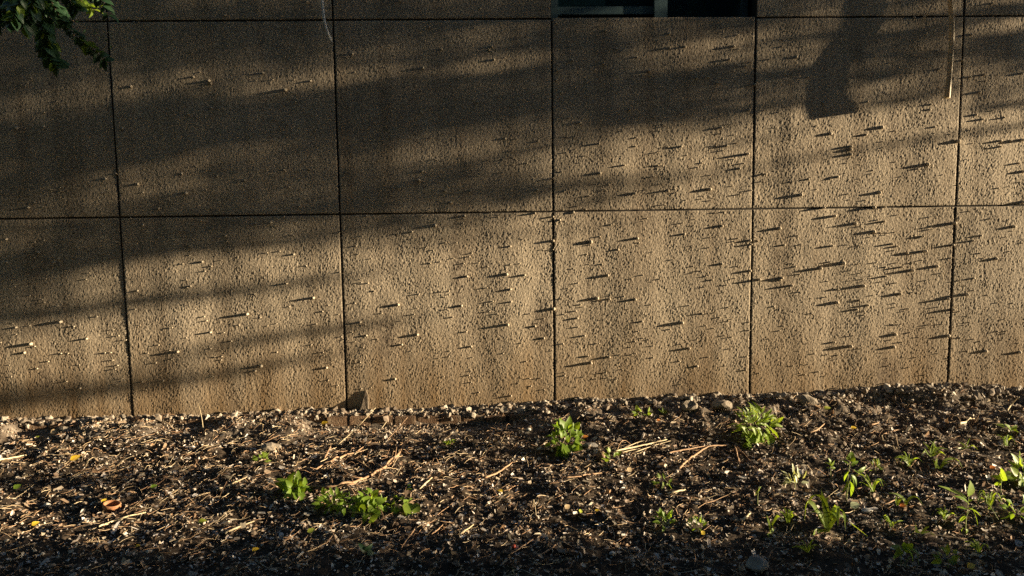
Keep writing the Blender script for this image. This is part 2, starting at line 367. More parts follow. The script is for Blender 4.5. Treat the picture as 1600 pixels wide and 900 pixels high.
NUBS = []      # x, z, size 0..2
def stucco(nx, nz, dx, dz):
    a = bandnoise(nz, nx, dz, dx, 0.0112, 0.42, 0.0150); b_ = bandnoise(nz, nx, dz, dx, 0.027, 0.5); p_ = bandnoise(nz, nx, dz, dx, 0.16, 0.8)
    w = bandnoise(nz, nx, dz, dx, 0.42, 0.4, 1.5); w2 = bandnoise(nz, nx, dz, dx, 0.14, 0.5, 0.2)
    a = np.tanh(a * 0.75) + 0.14 * np.maximum(a, 0) ** 2
    return (0.00070 * a + 0.00026 * b_) * np.clip(1 + .14 * p_, .6, 1.5) + 0.0011 * w + 0.0003 * w2
panels = {}
for r in range(3):
    for c in range(len(XJ) - 1):
        if r == 2 and abs(XJ[c] - WIN[0]) < 1e-6: continue
        x0, x1 = XJ[c] + GAP, XJ[c + 1] - GAP; z0, z1 = ZJ[r] + GAP, ZJ[r + 1] - GAP
        if r == 1 and abs(XJ[c] - WIN[0]) < 1e-6: z1 = ZJ[2] + 0.004
        inview = XJ[c + 1] > -2.75 and XJ[c] < 3.05
        st, sz = (0.0035, 0.0049) if inview else (0.03, 0.03)
        nx = int((x1 - x0) / st) + 1
        xs = np.linspace(x0, x1, nx)
        if inview and (x0 < -2.7 or x1 > 3.0):      # fine only where it is near the yard, plain beyond
            a_, b_ = max(x0, -2.68), min(x1, 2.98); xs = np.unique(np.concatenate([np.arange(x0, a_, .03), np.arange(a_, b_, st), np.arange(b_, x1, .03), [x1]])); nx = len(xs)
        if r == 2: zs = np.concatenate([np.arange(z0, z0 + (0.16 if inview else 0.02), sz), np.linspace(z0 + .165, z1, 24)])
        elif r == 0: zs = np.concatenate([np.linspace(z0, z0 + .08, 3), np.arange(z0 + .085, z1 - sz * .4, sz), [z1]])
        else: zs = np.append(np.arange(z0, z1 - sz * .4, sz), z1)
        nz = len(zs)
        H = stucco(nx, nz, st, sz) if inview else np.zeros((nz, nx))
        if r == 2: H[zs > z0 + .16] = 0
        X, Z = np.meshgrid(xs, zs)
        # slight set of each panel plus worn, rounded arrises
        H = H + random.uniform(-1, 1) * .0006 + (X - x0) * random.uniform(-.003, .003)
        e = np.minimum(np.minimum(X - x0, x1 - X), np.minimum(Z - z0, z1 - Z))
        H = H - 0.0012 * np.clip(1 - e / 0.005, 0, 1) ** 2
        # front sheet and a skirt that turns back into the joint
        Xe = np.pad(X, 2, mode='edge'); Ze = np.pad(Z, 2, mode='edge'); Ye = np.pad(np.pad(-H, 1, mode='edge'), 1, constant_values=0.025)
        idx = np.arange((nx + 4) * (nz + 4)).reshape(nz + 4, nx + 4)
        F = np.stack([idx[:-1, :-1], idx[:-1, 1:], idx[1:, 1:], idx[1:, :-1]], -1)
        keep = np.ones(F.shape[:2], bool); keep[1, 1:-1] = keep[-2, 1:-1] = False; keep[1:-1, 1] = keep[1:-1, -2] = False    # sharp arris: the skirt has edges of its own
        F = F[keep]
        me = mesh_np('panel', np.stack([Xe, Ye, Ze], -1).reshape(-1, 3), F, True)
        lip = np.zeros(keep.shape, np.int32); lip[0, :] = lip[-1, :] = 1; lip[:, 0] = lip[:, -1] = 1
        me.materials.append(M_stucco); me.materials.append(M_joint); me.polygons.foreach_set('material_index', lip[keep])
        panels[(r, c)] = put('panel', me, None, wall)

NUBTXT = """0 0:1408,95,1 1208,480,1 1305,505,2 1315,522,1 818,540,1 1320,673,1 1175,712,1 102,800,2 272,790,1 762,803,1 835,135,0 1250,133,0 1540,133,0 1075,688,0 475,350,0
400 0:318,10,1 466,47,0 602,335,1 340,505,1 182,562,2 248,636,1 42,455,1 1045,425,2 1160,307,1 1475,290,1 1458,312,1 1488,373,1 1558,865,1 1038,706,1 937,762,1 1215,760,1 1083,170,1 1400,50,1 1385,640,1 900,5,1 1110,3,0 785,290,0 180,355,0
800 0:585,190,1 985,208,1 985,297,1 1083,291,1 655,305,1 537,316,0 376,376,1 1388,288,1 1360,370,1 858,442,2 780,355,1 572,396,1 285,442,1 278,500,1 1462,410,1 1155,486,1 1228,480,1 1288,518,1 1520,528,1 738,684,1 1065,705,1 425,765,1 165,882,1 1485,688,1 1310,797,1 780,860,0 545,897,1 1412,218,0 255,665,0 740,265,0 400,190,0
1200 0:1402,20,1 918,107,1 980,103,1 180,355,1 990,210,1 690,262,0 90,245,0 90,290,0 1175,295,0 1062,318,1 1070,433,1 1080,475,0 1215,377,1 1272,215,1 1355,465,1 1265,480,1 1590,458,1 1325,575,1 1020,652,1 1015,685,1 625,635,1 250,482,1 348,643,1 1305,717,1 715,795,2 615,842,1 393,835,2 1045,793,1 800,818,0 1480,735,1 1410,692,0 1345,745,1 1190,882,2 1455,880,2 1520,880,1 1590,875,2 1015,578,0
0 225:660,217,1 860,250,2 1135,186,1 1165,308,2 990,403,1 1527,228,1 892,303,0 178,396,2 390,215,0 318,285,0 892,507,1 1257,480,1 1130,543,1 1200,505,0 1598,497,1 1410,575,1 1092,605,0 1187,637,1 1197,648,0 38,595,1 237,678,1 363,716,1 333,742,1 40,738,1 1263,737,1 1190,888,1 215,612,0 725,185,0 1320,765,0 1330,525,0 985,590,0
400 225:175,162,1 205,268,1 268,387,1 175,453,1 92,490,2 1040,170,1 1018,227,2 898,273,1 1182,292,1 1340,295,1 1218,366,1 1305,450,1 1120,508,2 975,550,1 235,690,1 190,873,1 625,638,0 1185,618,0 1335,705,0 1320,828,1 1568,815,2 1590,640,1 1590,755,0 700,870,0 230,570,0 1090,745,0 690,450,0
800 225:550,182,2 258,215,1 770,308,2 978,290,1 1240,282,2 895,203,0 705,132,1 485,325,0 1060,15,1 1345,10,1 1477,62,2 1425,153,1 1190,118,0 340,290,0 160,288,1 95,120,0 1590,187,1 1500,290,0 258,455,1 300,475,1 385,427,1 145,432,1 845,465,0 620,505,0 785,590,2 548,578,0 495,612,2 795,617,0 1080,563,1 1315,512,1 1415,590,0 1490,603,1 1497,628,1 1540,610,0 665,660,1 470,690,0 600,822,2 565,752,0 1315,750,1 1490,793,2 1548,848,2 80,820,1 50,748,0 258,605,2 258,660,0 1215,828,0 1255,850,0 1415,765,0 385,780,0 1135,765,0 820,820,0
1200 225:520,15,2 520,35,2 520,65,2 1000,128,2 940,155,1 440,205,1 255,220,1 155,237,0 660,165,0 800,112,0 208,318,2 505,312,0 700,303,2 350,398,2 665,395,2 735,395,1 905,385,0 420,450,2 550,497,2 820,443,0 730,485,1 690,475,0 1025,455,0 1168,495,2 1020,520,0 75,527,2 190,573,0 105,632,1 210,630,0 405,637,1 665,547,2 705,555,0 975,577,1 780,625,1 815,640,1 985,670,2 875,682,1 1160,632,2 1160,712,0 475,745,2 410,735,0 330,777,2 680,742,0 815,743,0 920,743,0 990,725,0 840,770,1 740,770,0 905,790,2 1062,765,2 740,828,1 715,862,0 90,838,2 80,850,1 150,885,2 600,887,2 1455,17,1 1570,120,1 1598,172,2 1445,275,0 1598,362,2 1390,468,0 1540,517,2 1335,573,1 1285,605,1 1330,683,0 1510,672,0 1430,717,2 1470,780,0 1290,840,1 1500,480,0 200,815,0 175,768,0
0 450:857,18,1 378,212,2 98,247,1 460,240,0 192,350,2 150,405,1 540,318,1 740,300,0 1315,278,1 1275,180,0 1060,250,0 1112,398,2 1315,380,0 1385,430,0 1445,333,0 500,627,1 415,585,0 1545,163,2 230,505,0 380,410,0 690,405,0 845,133,0 605,180,0 1590,38,0 300,460,0 1595,520,1
400 450:358,62,2 888,105,2 690,298,1 652,215,1 1008,293,2 912,355,1 440,500,1 32,488,2 870,570,1 1345,367,1 1285,112,1 1575,230,2 1590,10,2 1480,85,0 1460,148,0 1595,87,1 1510,162,0 1545,410,0 1230,183,0 130,402,0 420,403,0 415,148,0 1595,675,1 1315,275,0 1395,655,0 740,20,0 1160,25,0
800 450:535,65,2 612,70,1 772,72,2 262,132,2 200,315,1 330,165,0 400,145,0 410,190,1 415,245,0 455,300,1 815,210,1 1065,218,2 1190,160,1 1300,185,0 1215,237,0 990,260,0 790,272,0 770,335,0 545,347,0 610,433,1 495,470,2 490,428,0 750,418,0 1110,378,1 1230,433,0 1160,490,1 1355,122,0 885,437,0 145,240,1 90,460,0 1485,265,0 1485,215,0 1470,430,0 1465,515,0 330,550,0 120,615,0 870,105,0 1110,110,0 430,105,0 1050,460,0 320,350,0 680,418,0 60,345,0
1200 450:435,92,2 830,38,2 1128,68,2 1245,40,2 1375,45,0 628,108,2 560,135,1 605,170,0 605,148,0 800,97,0 440,8,1 1160,135,2 1200,148,0 800,292,2 815,230,0 775,325,0 520,365,2 420,340,1 790,370,2 840,340,0 900,280,0 465,418,0 75,268,0 100,238,0 1132,300,2 1365,395,2 1575,402,2 1330,335,0 1250,395,0 1490,272,0 1440,272,0 1480,197,0 1535,95,0 320,525,0 890,498,0 1150,438,0 1570,345,0 575,75,0 885,130,0 275,160,0 1205,312,0 1290,320,0 1290,15,0 40,117,0"""
for line in NUBTXT.split('\n'):
    o, r = line.split(':'); ox, oy = map(float, o.split())
    for t in r.split():
        a, b_, s = map(float, t.split(',')); p = at_y(ox + a / 4, oy + b_ / 4, -0.006); NUBS.append((p[0], p[2], int(s)))
def nub_geo(seed, k=7):
    rr = random.Random(seed); V = []; prof = [(1.0, 0.25), (1.02, -0.25), (0.86, -0.72), (0.45, -0.95)]
    for (rad, y) in prof:
        for j in range(k):
            w = 2 * math.pi * j / k; d = rad * (1 + rr.uniform(-.16, .16)); V.append((d * math.cos(w), y + rr.uniform(-.05, .05), d * math.sin(w)))
    V.append((0, -1.0, 0)); F = []
    for i in range(3):
        for j in range(k): F.append((i * k + j, i * k + (j + 1) % k, (i + 1) * k + (j + 1) % k, (i + 1) * k + j))
    for j in range(k): F.append((3 * k + j, 3 * k + (j + 1) % k, 4 * k))
    return V, F
nubm = [mesh_py('nub', *nub_geo(s), smooth=True) for s in range(6)]
small = []
for i, (x, z, s) in enumerate(NUBS):
    rad, pr = ((0.0034, 0.0075), (0.0053, 0.0122), (0.0074, 0.0180))[s]
    f = random.uniform(.85, 1.15); rad *= f; pr *= random.uniform(.72, 1.2)
    if s:
        cc = max([j for j in range(len(XJ)) if XJ[j] <= x]); r_ = 0 if z < ZJ[1] else (1 if z < ZJ[2] else 2)
        if (r_, cc) not in panels: continue
        o = put('nub', nubm[i % 6], M_nub, panels[(r_, cc)])
        o.location = (x, 0, z); o.scale = (rad, pr, rad * random.uniform(.9, 1.15))
    else: small.append((x, z, rad, pr))
for _ in range(620):                          # more of the smallest grains, denser to the right and low down
    px = 1600 * random.random(); py = 20 + 590 * random.random() ** .75
    p = at_y(px, py); f = random.random(); small.append((p[0], p[2], 0.0022 + .001 * f, 0.0042 + 0.0040 * f))
V, F = join([([(x + v[0] * r_, v[1] * p_, z + v[2] * r_) for v in nub_geo(i)[0]], nub_geo(i)[1]) for i, (x, z, r_, p_) in enumerate(small)])
put('small_grains', mesh_py('small_grains', V, F, True), M_nub, wall, kind='stuff')

# ------------------------------------------------------------------ window
wz = ZJ[2] + 0.004
win = thing('sliding_window', 'dark sliding window with painted frame set above the wall panels', 'window', (0.5 * (WIN[0] + WIN[1]), 0.1, wz))
wx = win.location.x
def wb(name, lst, mat, parent=win):
    return put(name, boxes(name, [(a - wx, b_ - wx, c - .1, d - .1, e - wz, f - wz) for (a, b_, c, d, e, f) in lst]), mat, parent)
X0, X1 = WIN[0] + 0.004, WIN[1] - 0.004
xm0 = at_y(1021, 10, .09)[0]; xm1 = at_y(1041, 10, .09)[0]; xr = at_y(1156, 10, .13)[0]
wtop = 2.95
wb('frame', [(X0, X0 + .035, 0.07, 0.16, wz, wtop), (xr, X1, 0.12, 0.17, wz, wtop), (X0, X1, 0.07, 0.17, wtop - .03, wtop + .03)], M_frame)
wb('mullion', [(xm0, xm1, 0.062, 0.15, wz + .001, wtop - .031)], M_frame)
za, zb = at_y(950, 22.5, .09)[2], at_y(950, 10.5, .09)[2]
sash = wb('sash', [(X0 + .036, xm0 - .001, 0.085, 0.115, za, zb), (X0 + .036, xm0 - .001, 0.085, 0.115, wtop - .08, wtop - .032)], M_frame)
M_glass, nt, b_ = new_mat('window_glass', 0.04, 0.5); b_.inputs['Base Color'].default_value = (0.008, 0.024, 0.034, 1)
nz_ = N(nt, 'ShaderNodeTexNoise', Scale=2.0); rr_ = ramp(nt, nz_.outputs['Fac'], [(0.3, (0.03, 0.03, 0.03)), (0.7, (0.07, 0.07, 0.07))]); nt.links.new(rr_.outputs['Color'], b_.inputs['Roughness'])
wb('pane', [(X0 + .037, xm0 - .002, 0.098, 0.104, zb, wtop - .081)], M_glass)
wb('pane', [(xm1 + .001, xr - .001, 0.128, 0.134, wz + .002, wtop - .032)], M_glass)
wb('track', [(X0 + .036, xm0 - .001, 0.12, 0.16, wz + .001, za + .02)], M_dark)
wb('reveal', [(WIN[0] - .018, WIN[1] + .018, 0.172, 0.36, ZJ[2] + .001, 3.08), (WIN[0], WIN[1], 0.0, 0.171, 2.985, 3.08)], M_dark)

# ------------------------------------------------------------------ drain hoses
def hose(name, label, pts, rad, mat, flat, endpx):
    P = [at_y(a, b_, y) for a, b_, y in pts]; root = thing(name, label, 'hose', P[-1])
    O = P[-1]; Q = smooth_path([p - O for p in P], 34)
    outer = tube(Q, [rad], 12, flat, 0, False); inner = tube(Q[-8:], [rad * .72], 12, flat, 0, False)
    inner = (inner[0], [tuple(reversed(f)) for f in inner[1]])
    n = len(outer[0]); V, F = join([outer, inner]); m0 = n - 12; m1 = len(V) - 12
    F += [(m0 + j, m0 + (j + 1) % 12, m1 + (j + 1) % 12, m1 + j) for j in range(12)]
    put('tube', mesh_py('tube', V, F, True), mat, root)
    if endpx:
        c = tube(Q[-4:-1] + [Q[-1] * 1.0 + np.array([0, 0, -.004])], [rad * 1.05, rad * 1.2], 12, flat, 0, False)
        put('end_collar', mesh_py('end_collar', *c, smooth=True), mat, root)
    return root
hose('drain_hose', 'thin grey plastic hose curling down over a vertical wall joint', [(500, -150, .0), (500, -120, -.04), (502, -60, -.06), (503.5, 0, -.055), (505, 20, -.055), (509, 42, -.05), (518, 66, -.035)], 0.0072, M_hose_grey, 1.0, False)
hose('drain_hose', 'cream plastic hose hanging straight down, glowing in the sun beside the window', [(1478, -170, .0), (1480, -130, -.05), (1482, -60, -.055), (1484, -10, -.058), (1486, 15, -.062), (1487.5, 40, -.072), (1486.5, 70, -.084), (1484, 110, -.088), (1480, 152, -.082)], 0.0112, M_hose_cream, 1.5, True)

# ------------------------------------------------------------------ bricks at the foot of the wall
bx0 = at_y(30, 668, -.2)[0]; bx1 = at_y(830, 655, -.2)[0]
course = thing('brick_edging', 'half-buried course of brown bricks along the foot of the wall', 'edging', (bx0, BRY, -0.05))
brm = []
for s in range(5):
    rr = random.Random(s); V, F = box(-.5, .5, -.5, .5, -.5, .5)
    # chamfered, chipped block: two rings of eight corners and slightly sunken faces
    ch = 0.07; V = []; F = []
    prof = [(-.5, .5 - ch), (-.5 + ch, .5), (.5 - ch, .5), (.5, .5 - ch)]
    for (z, h) in prof:
        for (sx, sy) in ((-1, -1), (1, -1), (1, 1), (-1, 1)):
            V.append((sx * (h + rr.uniform(-.035, .02)), sy * (h + rr.uniform(-.02, .01)), z + rr.uniform(-.04, .04)))
    for i in range(3):
        for j in range(4): F.append((i * 4 + j, i * 4 + (j + 1) % 4, i * 4 + 4 + (j + 1) % 4, i * 4 + 4 + j))
    F += [(3, 2, 1, 0), (12, 13, 14, 15)]
    brm.append(mesh_py('brick', V, F))
pitch = (at_y(833, 655, -.2)[0] - at_y(485, 655, -.2)[0]) / 9.6
x = bx1; i = 0
while x > bx0 - .05:
    px = to_px((x, -.2, -.02))[0]
    zt = float(brick_top(x - pitch / 2))
    o = put('brick', brm[i % 5], M_brick, course)
    o.location = (x - pitch / 2 - bx0, random.uniform(-.006, .006) + .060, zt - .0275 + .05 + random.uniform(-.003, .003)); o.scale = (pitch * .885, .118, .053)
    o.rotation_euler = (random.uniform(-.05, .03), random.uniform(-.03, .03), random.uniform(-.05, .05))
    x -= pitch; i += 1

# ------------------------------------------------------------------ lumps, stones
def lump(name, me_seed, size, squash=(1, 1, .7), rough=.22, sub=2):
    import bmesh
    bm = bmesh.new(); bmesh.ops.create_icosphere(bm, subdivisions=sub, radius=1)
    rr = np.random.default_rng(me_seed); dirs = rr.standard_normal((9, 3)); dirs /= np.linalg.norm(dirs, axis=1)[:, None]; cut = rr.uniform(.62, .95, 9)
    for v in bm.verts:
        p = np.array(v.co); d = dirs @ p
        for k_, dd in enumerate(d):
            if dd > cut[k_]: p = p - dirs[k_] * (dd - cut[k_]) * .9
        p = p * (1 + rough * .35 * rr.uniform(-1, 1)); v.co = Vector(p * size * np.array(squash))
    me = bpy.data.meshes.new(name); bm.to_mesh(me); bm.free(); return me
def stone(name, label, cat, px, py, wpx, mat, squash=(1, .8, .7), seed=1, sink=.3, rot=0, group=None, smooth=False):
    p = at_g(px, py); dist = np.linalg.norm(p - CAM); s = wpx / 2 * dist / FPX
    me = lump(name, seed, s, squash); 
    if smooth: me.polygons.foreach_set('use_smooth', np.full(len(me.polygons), True))
    o = put(name, me, mat); o.location = (p[0], p[1], p[2] + s * squash[2] * (1 - 2 * sink)); o.rotation_euler = (0, 0, rot)
    return tag(o, label, cat, group)
stone('brick_chunk', 'broken orange-brown brick chunk beside a small weed under the wall', 'brick', 939, 722, 19, M_brick, (.75, .8, 1.15), 3, .12, .4)
stone('stone', 'flat dark stone lying just behind the broken brick chunk', 'stone', 922, 699, 24, M_stone, (1, .7, .4), 4, .2)
stone('rock', 'large grey rock in the shade at the bottom edge', 'rock', 1182, 890, 34, M_stone, (1, .8, .75), 5, .25)
stone('pebble', 'pale pebble on the straw at far left beside a shaded hollow', 'pebble', 74, 792, 9, M_white, (1, .8, .8), 6, .15, smooth=True)
stone('pebble', 'whitish oval pebble near the bottom edge below the middle', 'pebble', 957, 868, 11, M_white, (1, .8, .7), 7, .2, smooth=True)
stone('pebble', 'pale pebble next to the brick course end at the shaded soil', 'pebble', 826, 671, 8, M_white, (1, .8, .8), 8, .15, smooth=True)
stone('clod', 'grey soil clod on the bank under the third panel joint', 'clod', 1078, 640, 26, M_crust, (1, .7, .75), 9, .25)
stone('clod', 'broad grey clod on the bank behind the feathery weed', 'clod', 1128, 640, 34, M_crust, (1, .6, .5), 10, .25)
stone('clod', 'crumbly clod at the foot of the fifth panel', 'clod', 1262, 634, 34, M_crust, (1, .7, .7), 11, .25)
stone('clod', 'low dark clod lying left of the long forked stick', 'clod', 100, 676, 24, M_crust, (1, .7, .5), 12, .25)
stone('clod', 'rounded pale clod beside the tiny green tuft', 'clod', 425, 702, 34, M_crust, (1, .6, .4), 13, .25)
stone('stone', 'whitish flat stone below the broad-bladed grass tuft', 'stone', 1355, 800, 17, M_white, (1, .7, .5), 14, .2)
p = at_g(803, 858); o = put('berry', lump('berry', 20, .0085, (1, 1, .95), .05), M_red); o.location = (p[0], p[1], p[2] + .008); tag(o, 'small red berry on the dark ground at the bottom edge', 'berry')
o.data.polygons.foreach_set('use_smooth', np.full(len(o.data.polygons), True))
# plaster crumbs banked on the bricks, and a broken shard leaning on the wall
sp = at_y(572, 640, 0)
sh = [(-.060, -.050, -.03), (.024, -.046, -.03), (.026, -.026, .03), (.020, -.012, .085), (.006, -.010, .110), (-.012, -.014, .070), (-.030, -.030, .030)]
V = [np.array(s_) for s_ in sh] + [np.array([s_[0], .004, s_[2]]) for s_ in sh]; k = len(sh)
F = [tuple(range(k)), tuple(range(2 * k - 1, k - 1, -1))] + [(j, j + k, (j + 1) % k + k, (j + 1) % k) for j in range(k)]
o = put('plaster_shard', mesh_py('plaster_shard', V, F), M_plaster_shade); o.location = tuple(sp); o.scale = (.62, .9, .95)
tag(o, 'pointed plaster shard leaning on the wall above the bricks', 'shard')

# terracotta ring half buried
p = at_g(175, 797); ringV, ringF = [], []
k = 18; prof = [(.030, -.012), (.033, .0), (.031, .013), (.0275, .013), (.027, -.012)]
for (r_, z) in prof:
    for j in range(k): ringV.append((r_ * math.cos(2 * math.pi * j / k), r_ * .8 * math.sin(2 * math.pi * j / k), z))
for i in range(4):
    for j in range(k): ringF.append((i * k + j, i * k + (j + 1) % k, i * k + k + (j + 1) % k, i * k + k + j))
o = put('ring', mesh_py('ring', ringV, ringF, True), M_terra); o.location = (p[0], p[1], p[2] + .014); o.rotation_euler = (.15, .12, 0)
tag(o, 'small open terracotta-coloured ring lying among the straw', 'ring')

# ------------------------------------------------------------------ leaf shapes
def leaf_geo(outline, n=7, fold=.18, droop=.25, wave=0.0, seed=0):
    """a leaf along +y, unit length; outline(t) gives half width"""
    rr = random.Random(seed); V, F = [], []
    for i in range(n + 1):
        t = i / n; w = max(outline(t), .004); z = -droop * t * t
        jig = rr.uniform(-wave, wave)
        V += [(-w, t, z + fold * w + jig), (0, t, z), (w, t, z + fold * w - jig)]
    for i in range(n):
        a = i * 3; F += [(a, a + 1, a + 4, a + 3), (a + 1, a + 2, a + 5, a + 4)]
    return mesh_py('leaf', V, F, True)
ovate = lambda t: .30 * math.sin(math.pi * min(1, t ** .7)) ** .8 if t < 1 else 0
heart = lambda t: .42 * (1 - t) ** .55 * min(1, (t + .03) * 5) ** .5
lance = lambda t: .13 * math.sin(math.pi * t ** .8) ** .8 if 0 < t < 1 else 0
blade = lambda t: .045 * (1 - t ** 3) * min(1, .4 + t * 3)
serr = lambda t: (.26 * math.sin(math.pi * min(1, t ** .75)) if t < 1 else 0) * (1 if int(t * 14) % 2 else .55)
thin = lambda t: lance(t) * .42
LM = {}
for nm, fn, n_, fo, dr, wv in (('ovate', ovate, 7, .25, .25, .03), ('heart', heart, 7, .2, .3, .03), ('lance', lance, 7, .3, .35, .01), ('blade', blade, 9, .5, .9, 0), ('serr', serr, 14, .25, .35, .02), ('flat', ovate, 5, .25, .12, .05), ('thin', thin, 8, .3, .3, .0)):
    LM[nm] = [(fn, n_, fo, dr, wv)]
LC = {}
def leaf_mesh(kind, mat, var):
    key = (kind, mat.name, var)
    if key not in LC:
        fn, n_, fo, dr, wv = LM[kind][0]
        me = leaf_geo(fn, n_, fo * (1 + .5 * var), dr * (.5 + .6 * var), wv, var); me.materials.append(mat); LC[key] = me
    return LC[key]
def orient(base, d, nrm, L, W):
    y = Vector(d).normalized(); z = Vector(nrm); x = y.cross(z)
    if x.length < 1e-4: x = Vector((1, 0, 0))
    x.normalize(); z = x.cross(y)
    return Matrix(((x[0] * W, y[0] * L, z[0] * L, base[0]), (x[1] * W, y[1] * L, z[1] * L, base[1]), (x[2] * W, y[2] * L, z[2] * L, base[2]), (0, 0, 0, 1)))
def add_leaf(root, base, tip, nrm, kind, mat, wide=1.0, name='leaf', var=None):
    O = np.array(root.location); b_ = np.asarray(base) - O; d = np.asarray(tip) - np.asarray(base); L = float(np.linalg.norm(d))
    me = leaf_mesh(kind, mat, random.randrange(3) if var is None else var)
    return put(name, me, None, root, M=orient(b_, d, nrm, L, L * wide))
def rnorm(upw=1.0, camw=.5, jit=.8):
    return (.55 + random.uniform(-jit, jit), -camw + random.uniform(-jit, jit), upw + random.uniform(-.3, .3))

def above(px, py, y):
    p = at_y(px, py, y)
    return at_g(px, py, .010) if p[2] < float(gz(p[0], p[1])) + .006 else p
def weed(name, label, cat, bpx, leaves, kind, mat, stems=(), stemr=.0016, group=None, wide=1.0, jit=.7, camw=.6):
    """leaves: (x0,y0,x1,y1,dy) base and tip as seen, dy = how far in front of the root"""
    b_ = at_g(*bpx); root = thing(name, label, cat, b_, group); Y = b_[1]
    for s in stems:
        P = [b_ + np.array([0, 0, -.01])] + [above(a, c, Y + d) for a, c, d in s]; P = [p - b_ for p in P]
        put('stem', mesh_py('stem', *tube(smooth_path(P, 9), [stemr, stemr * .6], 5), smooth=True), M_stem, root)
    for l in leaves:
        x0, y0, x1, y1, dy = l[:5]; kd = l[5] if len(l) > 5 else kind; mt = l[6] if len(l) > 6 else mat
        d1 = dy + random.uniform(-.25, .25) * math.hypot(x1 - x0, y1 - y0) * .003
        add_leaf(root, above(x0, y0, Y + dy), above(x1, y1, Y + d1), rnorm(.8, camw, jit), kd, mt, wide)
    return root
def clump(cx, cy, rx, ry, n, ln, depth=.06, updir=.6, seed=0):
    rr = random.Random(seed); out = []
    for _ in range(n):
        a = rr.uniform(0, 2 * math.pi); q_ = math.sqrt(rr.random()); x = cx + rx * q_ * math.cos(a); y = cy + ry * q_ * math.sin(a)
        th = math.atan2((y - cy) / ry * 1.0 - updir, (x - cx) / rx) + rr.uniform(-.7, .7); L = ln * rr.uniform(.65, 1.25)
        out.append((x, y, x + L * math.cos(th), y + L * math.sin(th), rr.uniform(-depth, depth)))
    return out

# weeds with broad leaves
c = clump(881, 686, 24, 22, 58, 11, .05, .5, 3) + [(884, 672, 872, 655, 0), (886, 672, 892, 653, -.02), (876, 672, 866, 660, .02), (888, 676, 899, 664, 0), (880, 700, 884, 716, -.05), (883, 698, 893, 708, -.05), (900, 684, 910, 680, 0), (898, 690, 910, 694, -.02)]
weed('weed', 'bushy bright green weed at the wall foot below the third joint', 'weed', (884, 706), c, 'ovate', M_leafA, [[(882, 690, 0), (880, 668, 0)], [(890, 690, -.01), (892, 668, -.01)], [(874, 692, .01), (868, 672, .01)]], wide=1.1)
c = clump(1182, 664, 28, 20, 90, 17, .06, .1, 5)
c = [(a, b_, a + abs(e - a) * .8 + 3, d_ + 4, f) if i % 2 else (a, b_, e, d_, f) for i, (a, b_, e, d_, f) in enumerate(c)]
weed('weed', 'feathery yellow-green weed drooping over the bank by the fourth joint', 'weed', (1180, 684), c, 'serr', M_leafB, [[(1178, 665, 0), (1172, 642, 0)], [(1184, 668, 0), (1196, 655, -.01)], [(1176, 668, .01), (1160, 660, 0)]], wide=.75)
weed('weed', 'weed with four heart-shaped leaves at the end of the long stick', 'weed', (462, 770), [(450, 758, 436, 744, 0), (452, 755, 456, 738, -.01), (446, 764, 432, 752, 0), (452, 762, 433, 772, -.02), (464, 752, 467, 736, .02), (466, 758, 476, 748, .02), (470, 764, 482, 760, 0), (458, 770, 447, 779, -.03), (474, 768, 486, 766, 0)] + clump(462, 764, 20, 12, 26, 11, .05, .3, 9), 'heart', M_leafA, [[(456, 760, 0), (450, 752, 0)], [(464, 758, 0), (466, 745, 0)]], wide=1.05)
c = [(512, 782, 496, 780, 0), (514, 786, 500, 774, 0), (520, 786, 508, 792, -.02), (524, 780, 536, 768, 0), (520, 776, 518, 764, .02), (512, 768, 503, 762, .02, 'heart'), (526, 790, 540, 796, -.02), (536, 772, 544, 770, 0)] + clump(520, 785, 24, 15, 40, 11, .06, .3, 11)
weed('weed', 'scruffy low weed with toothed leaves on shaded gravel', 'weed', (521, 796), c, 'serr', M_leafA, [[(518, 780, 0), (512, 766, 0)], [(526, 784, 0), (536, 774, 0)]], wide=1.1)
c = [(578, 783, 560, 780, 0), (574, 778, 562, 792, -.01), (580, 780, 584, 800, -.02), (570, 776, 572, 796, -.03), (586, 778, 592, 794, -.02), (576, 772, 566, 764, .02), (580, 770, 574, 760, .02), (566, 782, 558, 798, -.02), (590, 790, 601, 798, -.03, 'lance'), (594, 786, 600, 776, 0, 'lance')] + clump(575, 788, 22, 15, 26, 12, .06, .3, 13)
weed('weed', 'low weed with large rumpled round leaves between two seedlings', 'weed', (578, 800), c, 'heart', M_leafA, [[(582, 785, 0), (592, 786, 0), (605, 776, .02)], [(578, 788, 0), (574, 770, 0)]], wide=1.15)
weed('weed', 'arching stem with one big bright drooping leaf', 'weed', (606, 778), [(640, 792, 647, 813, -.02, 'ovate', M_leafB), (637, 790, 639, 805, -.03, 'ovate'), (632, 782, 626, 776, 0, 'lance', M_leafB), (636, 770, 642, 764, .02, 'ovate'), (626, 796, 620, 802, -.02, 'ovate', M_leafB), (640, 786, 646, 780, 0, 'lance', M_leafB)] + clump(618, 790, 20, 10, 14, 9, .04, .4, 14), 'heart', M_leafA, [[(614, 776, 0), (628, 784, 0), (640, 790, -.02)], [(622, 782, 0), (636, 781, 0), (643, 786, -.02)]], wide=.95)
weed('weed', 'small weed with two long folded leaves below the round-leaved weed', 'weed', (580, 812), [(573, 805, 566, 822, -.02, 'ovate'), (577, 803, 566, 818, -.04, 'lance'), (535, 796, 542, 806, 0, 'heart'), (592, 806, 572, 822, -.04)], 'ovate', M_leafA, [[(575, 804, 0), (545, 800, .01)], [(592, 806, -.02)]], wide=.9)
weed('seedling', 'upright seedling with pointed leaves near the bottom middle', 'seedling', (1036, 826), clump(1036, 814, 15, 10, 16, 10, .03, .6, 15) + [(1034, 808, 1033, 794, 0), (1042, 808, 1052, 798, 0), (1030, 812, 1020, 804, 0)], 'ovate', M_leafA, [[(1035, 815, 0), (1034, 804, 0)]], wide=.9)
